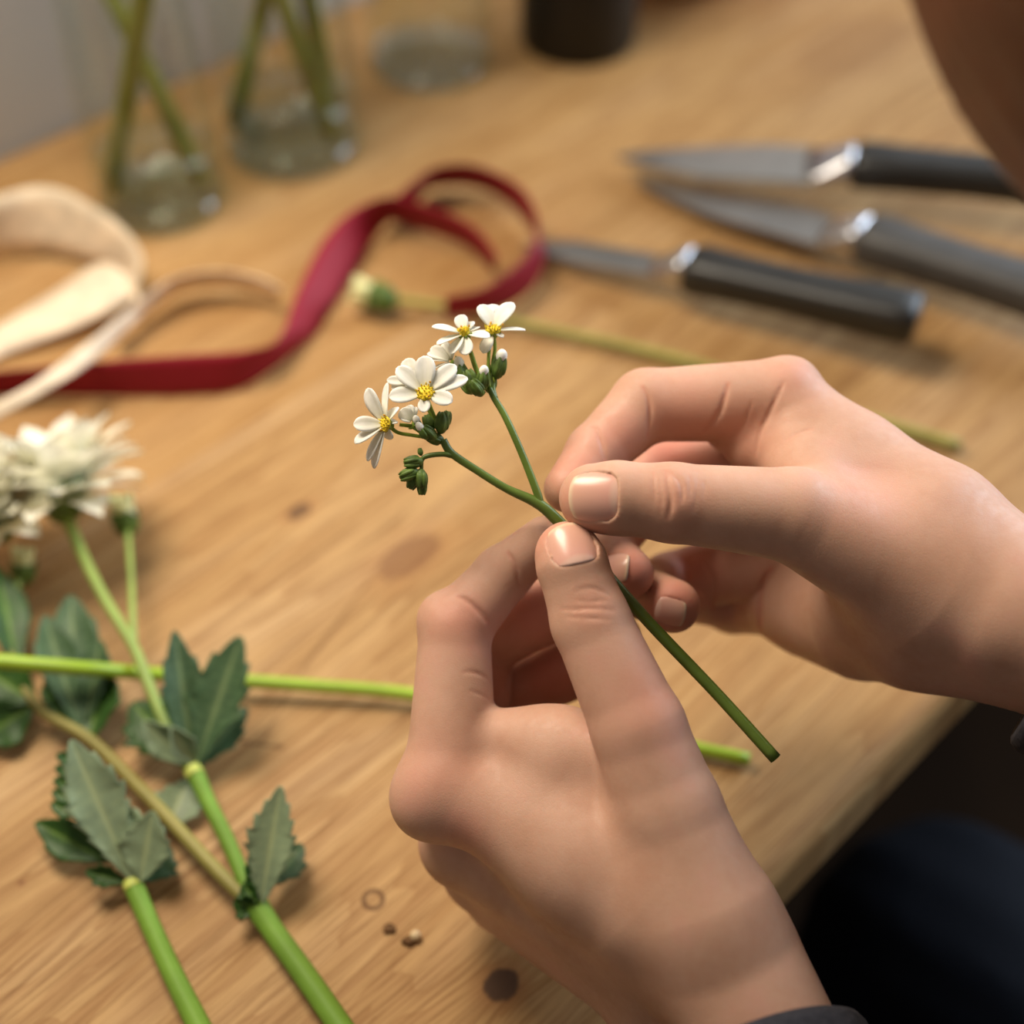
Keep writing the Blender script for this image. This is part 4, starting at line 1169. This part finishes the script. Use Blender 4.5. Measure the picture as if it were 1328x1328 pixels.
# half-open white flower between the left and the front flower
daisy(470, 790, 371, (-.6, -.65, -.45), [(400, 710, -.8, 90), (440, 690, .8, 90), (395, 765, -1, 70), (480, 700, 1.5, 70)], [(540, 830, 371), (600, 870, 371)], .001, False)
tube_part('flower_stalk', [Z4(880, 600, 372), Z4(830, 470, 373), Z4(800, 380, 374)], [.0006, .0005, .0005], 'calyx', sp, seg=8)
tube_part('flower_stalk', [Z4(905, 590, 373), Z4(900, 470, 374), Z4(905, 360, 375)], [.0006, .0005, .0005], 'calyx', sp, seg=8)
# closed buds: dark green cups, some with white tips
def small_bud(x, y, d, ax, size, white=0.0, part=True):
    axis = nrm(AX_R * ax[0] - AX_U * ax[1] + AX_F * ax[2]); pos = Z4(x, y, d); size = size / 4.427 * d / FPX / 1000
    m = MB(); m.ellipsoid(pos, axis, size, size * .62, 9, 12, .25)
    for k in range(5):
        a = 2 * math.pi * k / 5 + x; u = nrm(np.cross(axis, [.3, .5, .8])); w = np.cross(axis, u); q = math.cos(a) * u + math.sin(a) * w
        m.ellipsoid(pos + q * size * .42 + axis * size * .2, axis - q * .10, size * .80, size * .28, 7, 8, .35)
    o = m.build('bud', M['sepal'], sp)
    if white:
        w_ = MB(); w_.ellipsoid(pos + axis * size * (.75 + .3 * white), axis, size * (.45 + .35 * white), size * (.42 + .12 * white), 8, 12)
        e = w_.build('bud_tip', M['bud_white'], o); e['label'] = 'white bud tip'
    return o
for a in [(870, 545, 371, (.1, -1, -.3), 62, .35), (960, 470, 374, (.25, -1, -.2), 72, .45), (800, 545, 372, (-.35, -1, 0), 66, 0), (750, 505, 374, (-.3, -1, .1), 60, .8), (835, 590, 370, (-.5, -.7, -.4), 60, 0), (910, 560, 375, (.1, -1, 0), 62, 0), (785, 590, 374, (-.7, -.6, .2), 50, 0),
          (560, 850, 369, (-.6, -.6, -.4), 58, 0), (595, 880, 371, (-.7, -.2, -.2), 55, 0), (632, 790, 370, (.1, -1, -.2), 66, 0), (655, 770, 373, (.3, -1, .2), 52, 0), (560, 790, 372, (-.4, -.8, .1), 52, 0), (530, 850, 368, (-.5, -.8, -.2), 42, 1.0), (500, 812, 370, (-.3, -.9, .1), 40, .9)]: small_bud(*a)
tube_part('flower_stalk', [Z4(390, 800, 372), Z4(470, 812, 372), Z4(560, 850, 371)], [.0005, .0006, .0006], 'calyx', sp, seg=8)
for a in [(510, 957, 370, (-.2, -1, 0), 24, 0), (470, 1015, 369, (-1, .1, 0), 58, 0), (445, 1085, 369, (-.9, .35, -.1), 60, 0), (470, 1120, 371, (-.4, .9, 0), 56, 0), (515, 1110, 369, (.1, 1, -.1), 60, 0), (520, 1160, 370, (0, 1, 0), 46, 0)]: small_bud(*a)
# ------------------------------------------------------------------ light
w = bpy.data.worlds.new('room_light'); scene.world = w; w.use_nodes = True
w.node_tree.nodes['Background'].inputs['Color'].default_value = (1.0, .90, .80, 1); w.node_tree.nodes['Background'].inputs['Strength'].default_value = .19
def area(name, loc, target, size, power, col, size_y=None):
    l = bpy.data.lights.new(name, 'AREA'); l.energy = power; l.color = col; l.size = size
    if size_y: l.shape = 'RECTANGLE'; l.size_y = size_y
    o = bpy.data.objects.new(name, l); COL.objects.link(o); o.location = loc
    d = Vector(target) - Vector(loc); o.rotation_euler = d.to_track_quat('-Z', 'Y').to_euler(); return o
area('pendant_lamp', (-.23, .48, .60), (.04, .26, .03), .26, 5.2, (1.0, .87, .70))
area('window_light', (1.22, 1.08, .72), (.1, .25, .05), 1.0, 28, (.76, .87, 1.0), .9)
scene.view_settings.view_transform = 'Standard'; scene.view_settings.look = 'None'
scene.view_settings.exposure = 0.0; scene.view_settings.gamma = 1.0
scene.view_settings.use_curve_mapping = False
scene.cycles.max_bounces = 10; scene.cycles.transparent_max_bounces = 24
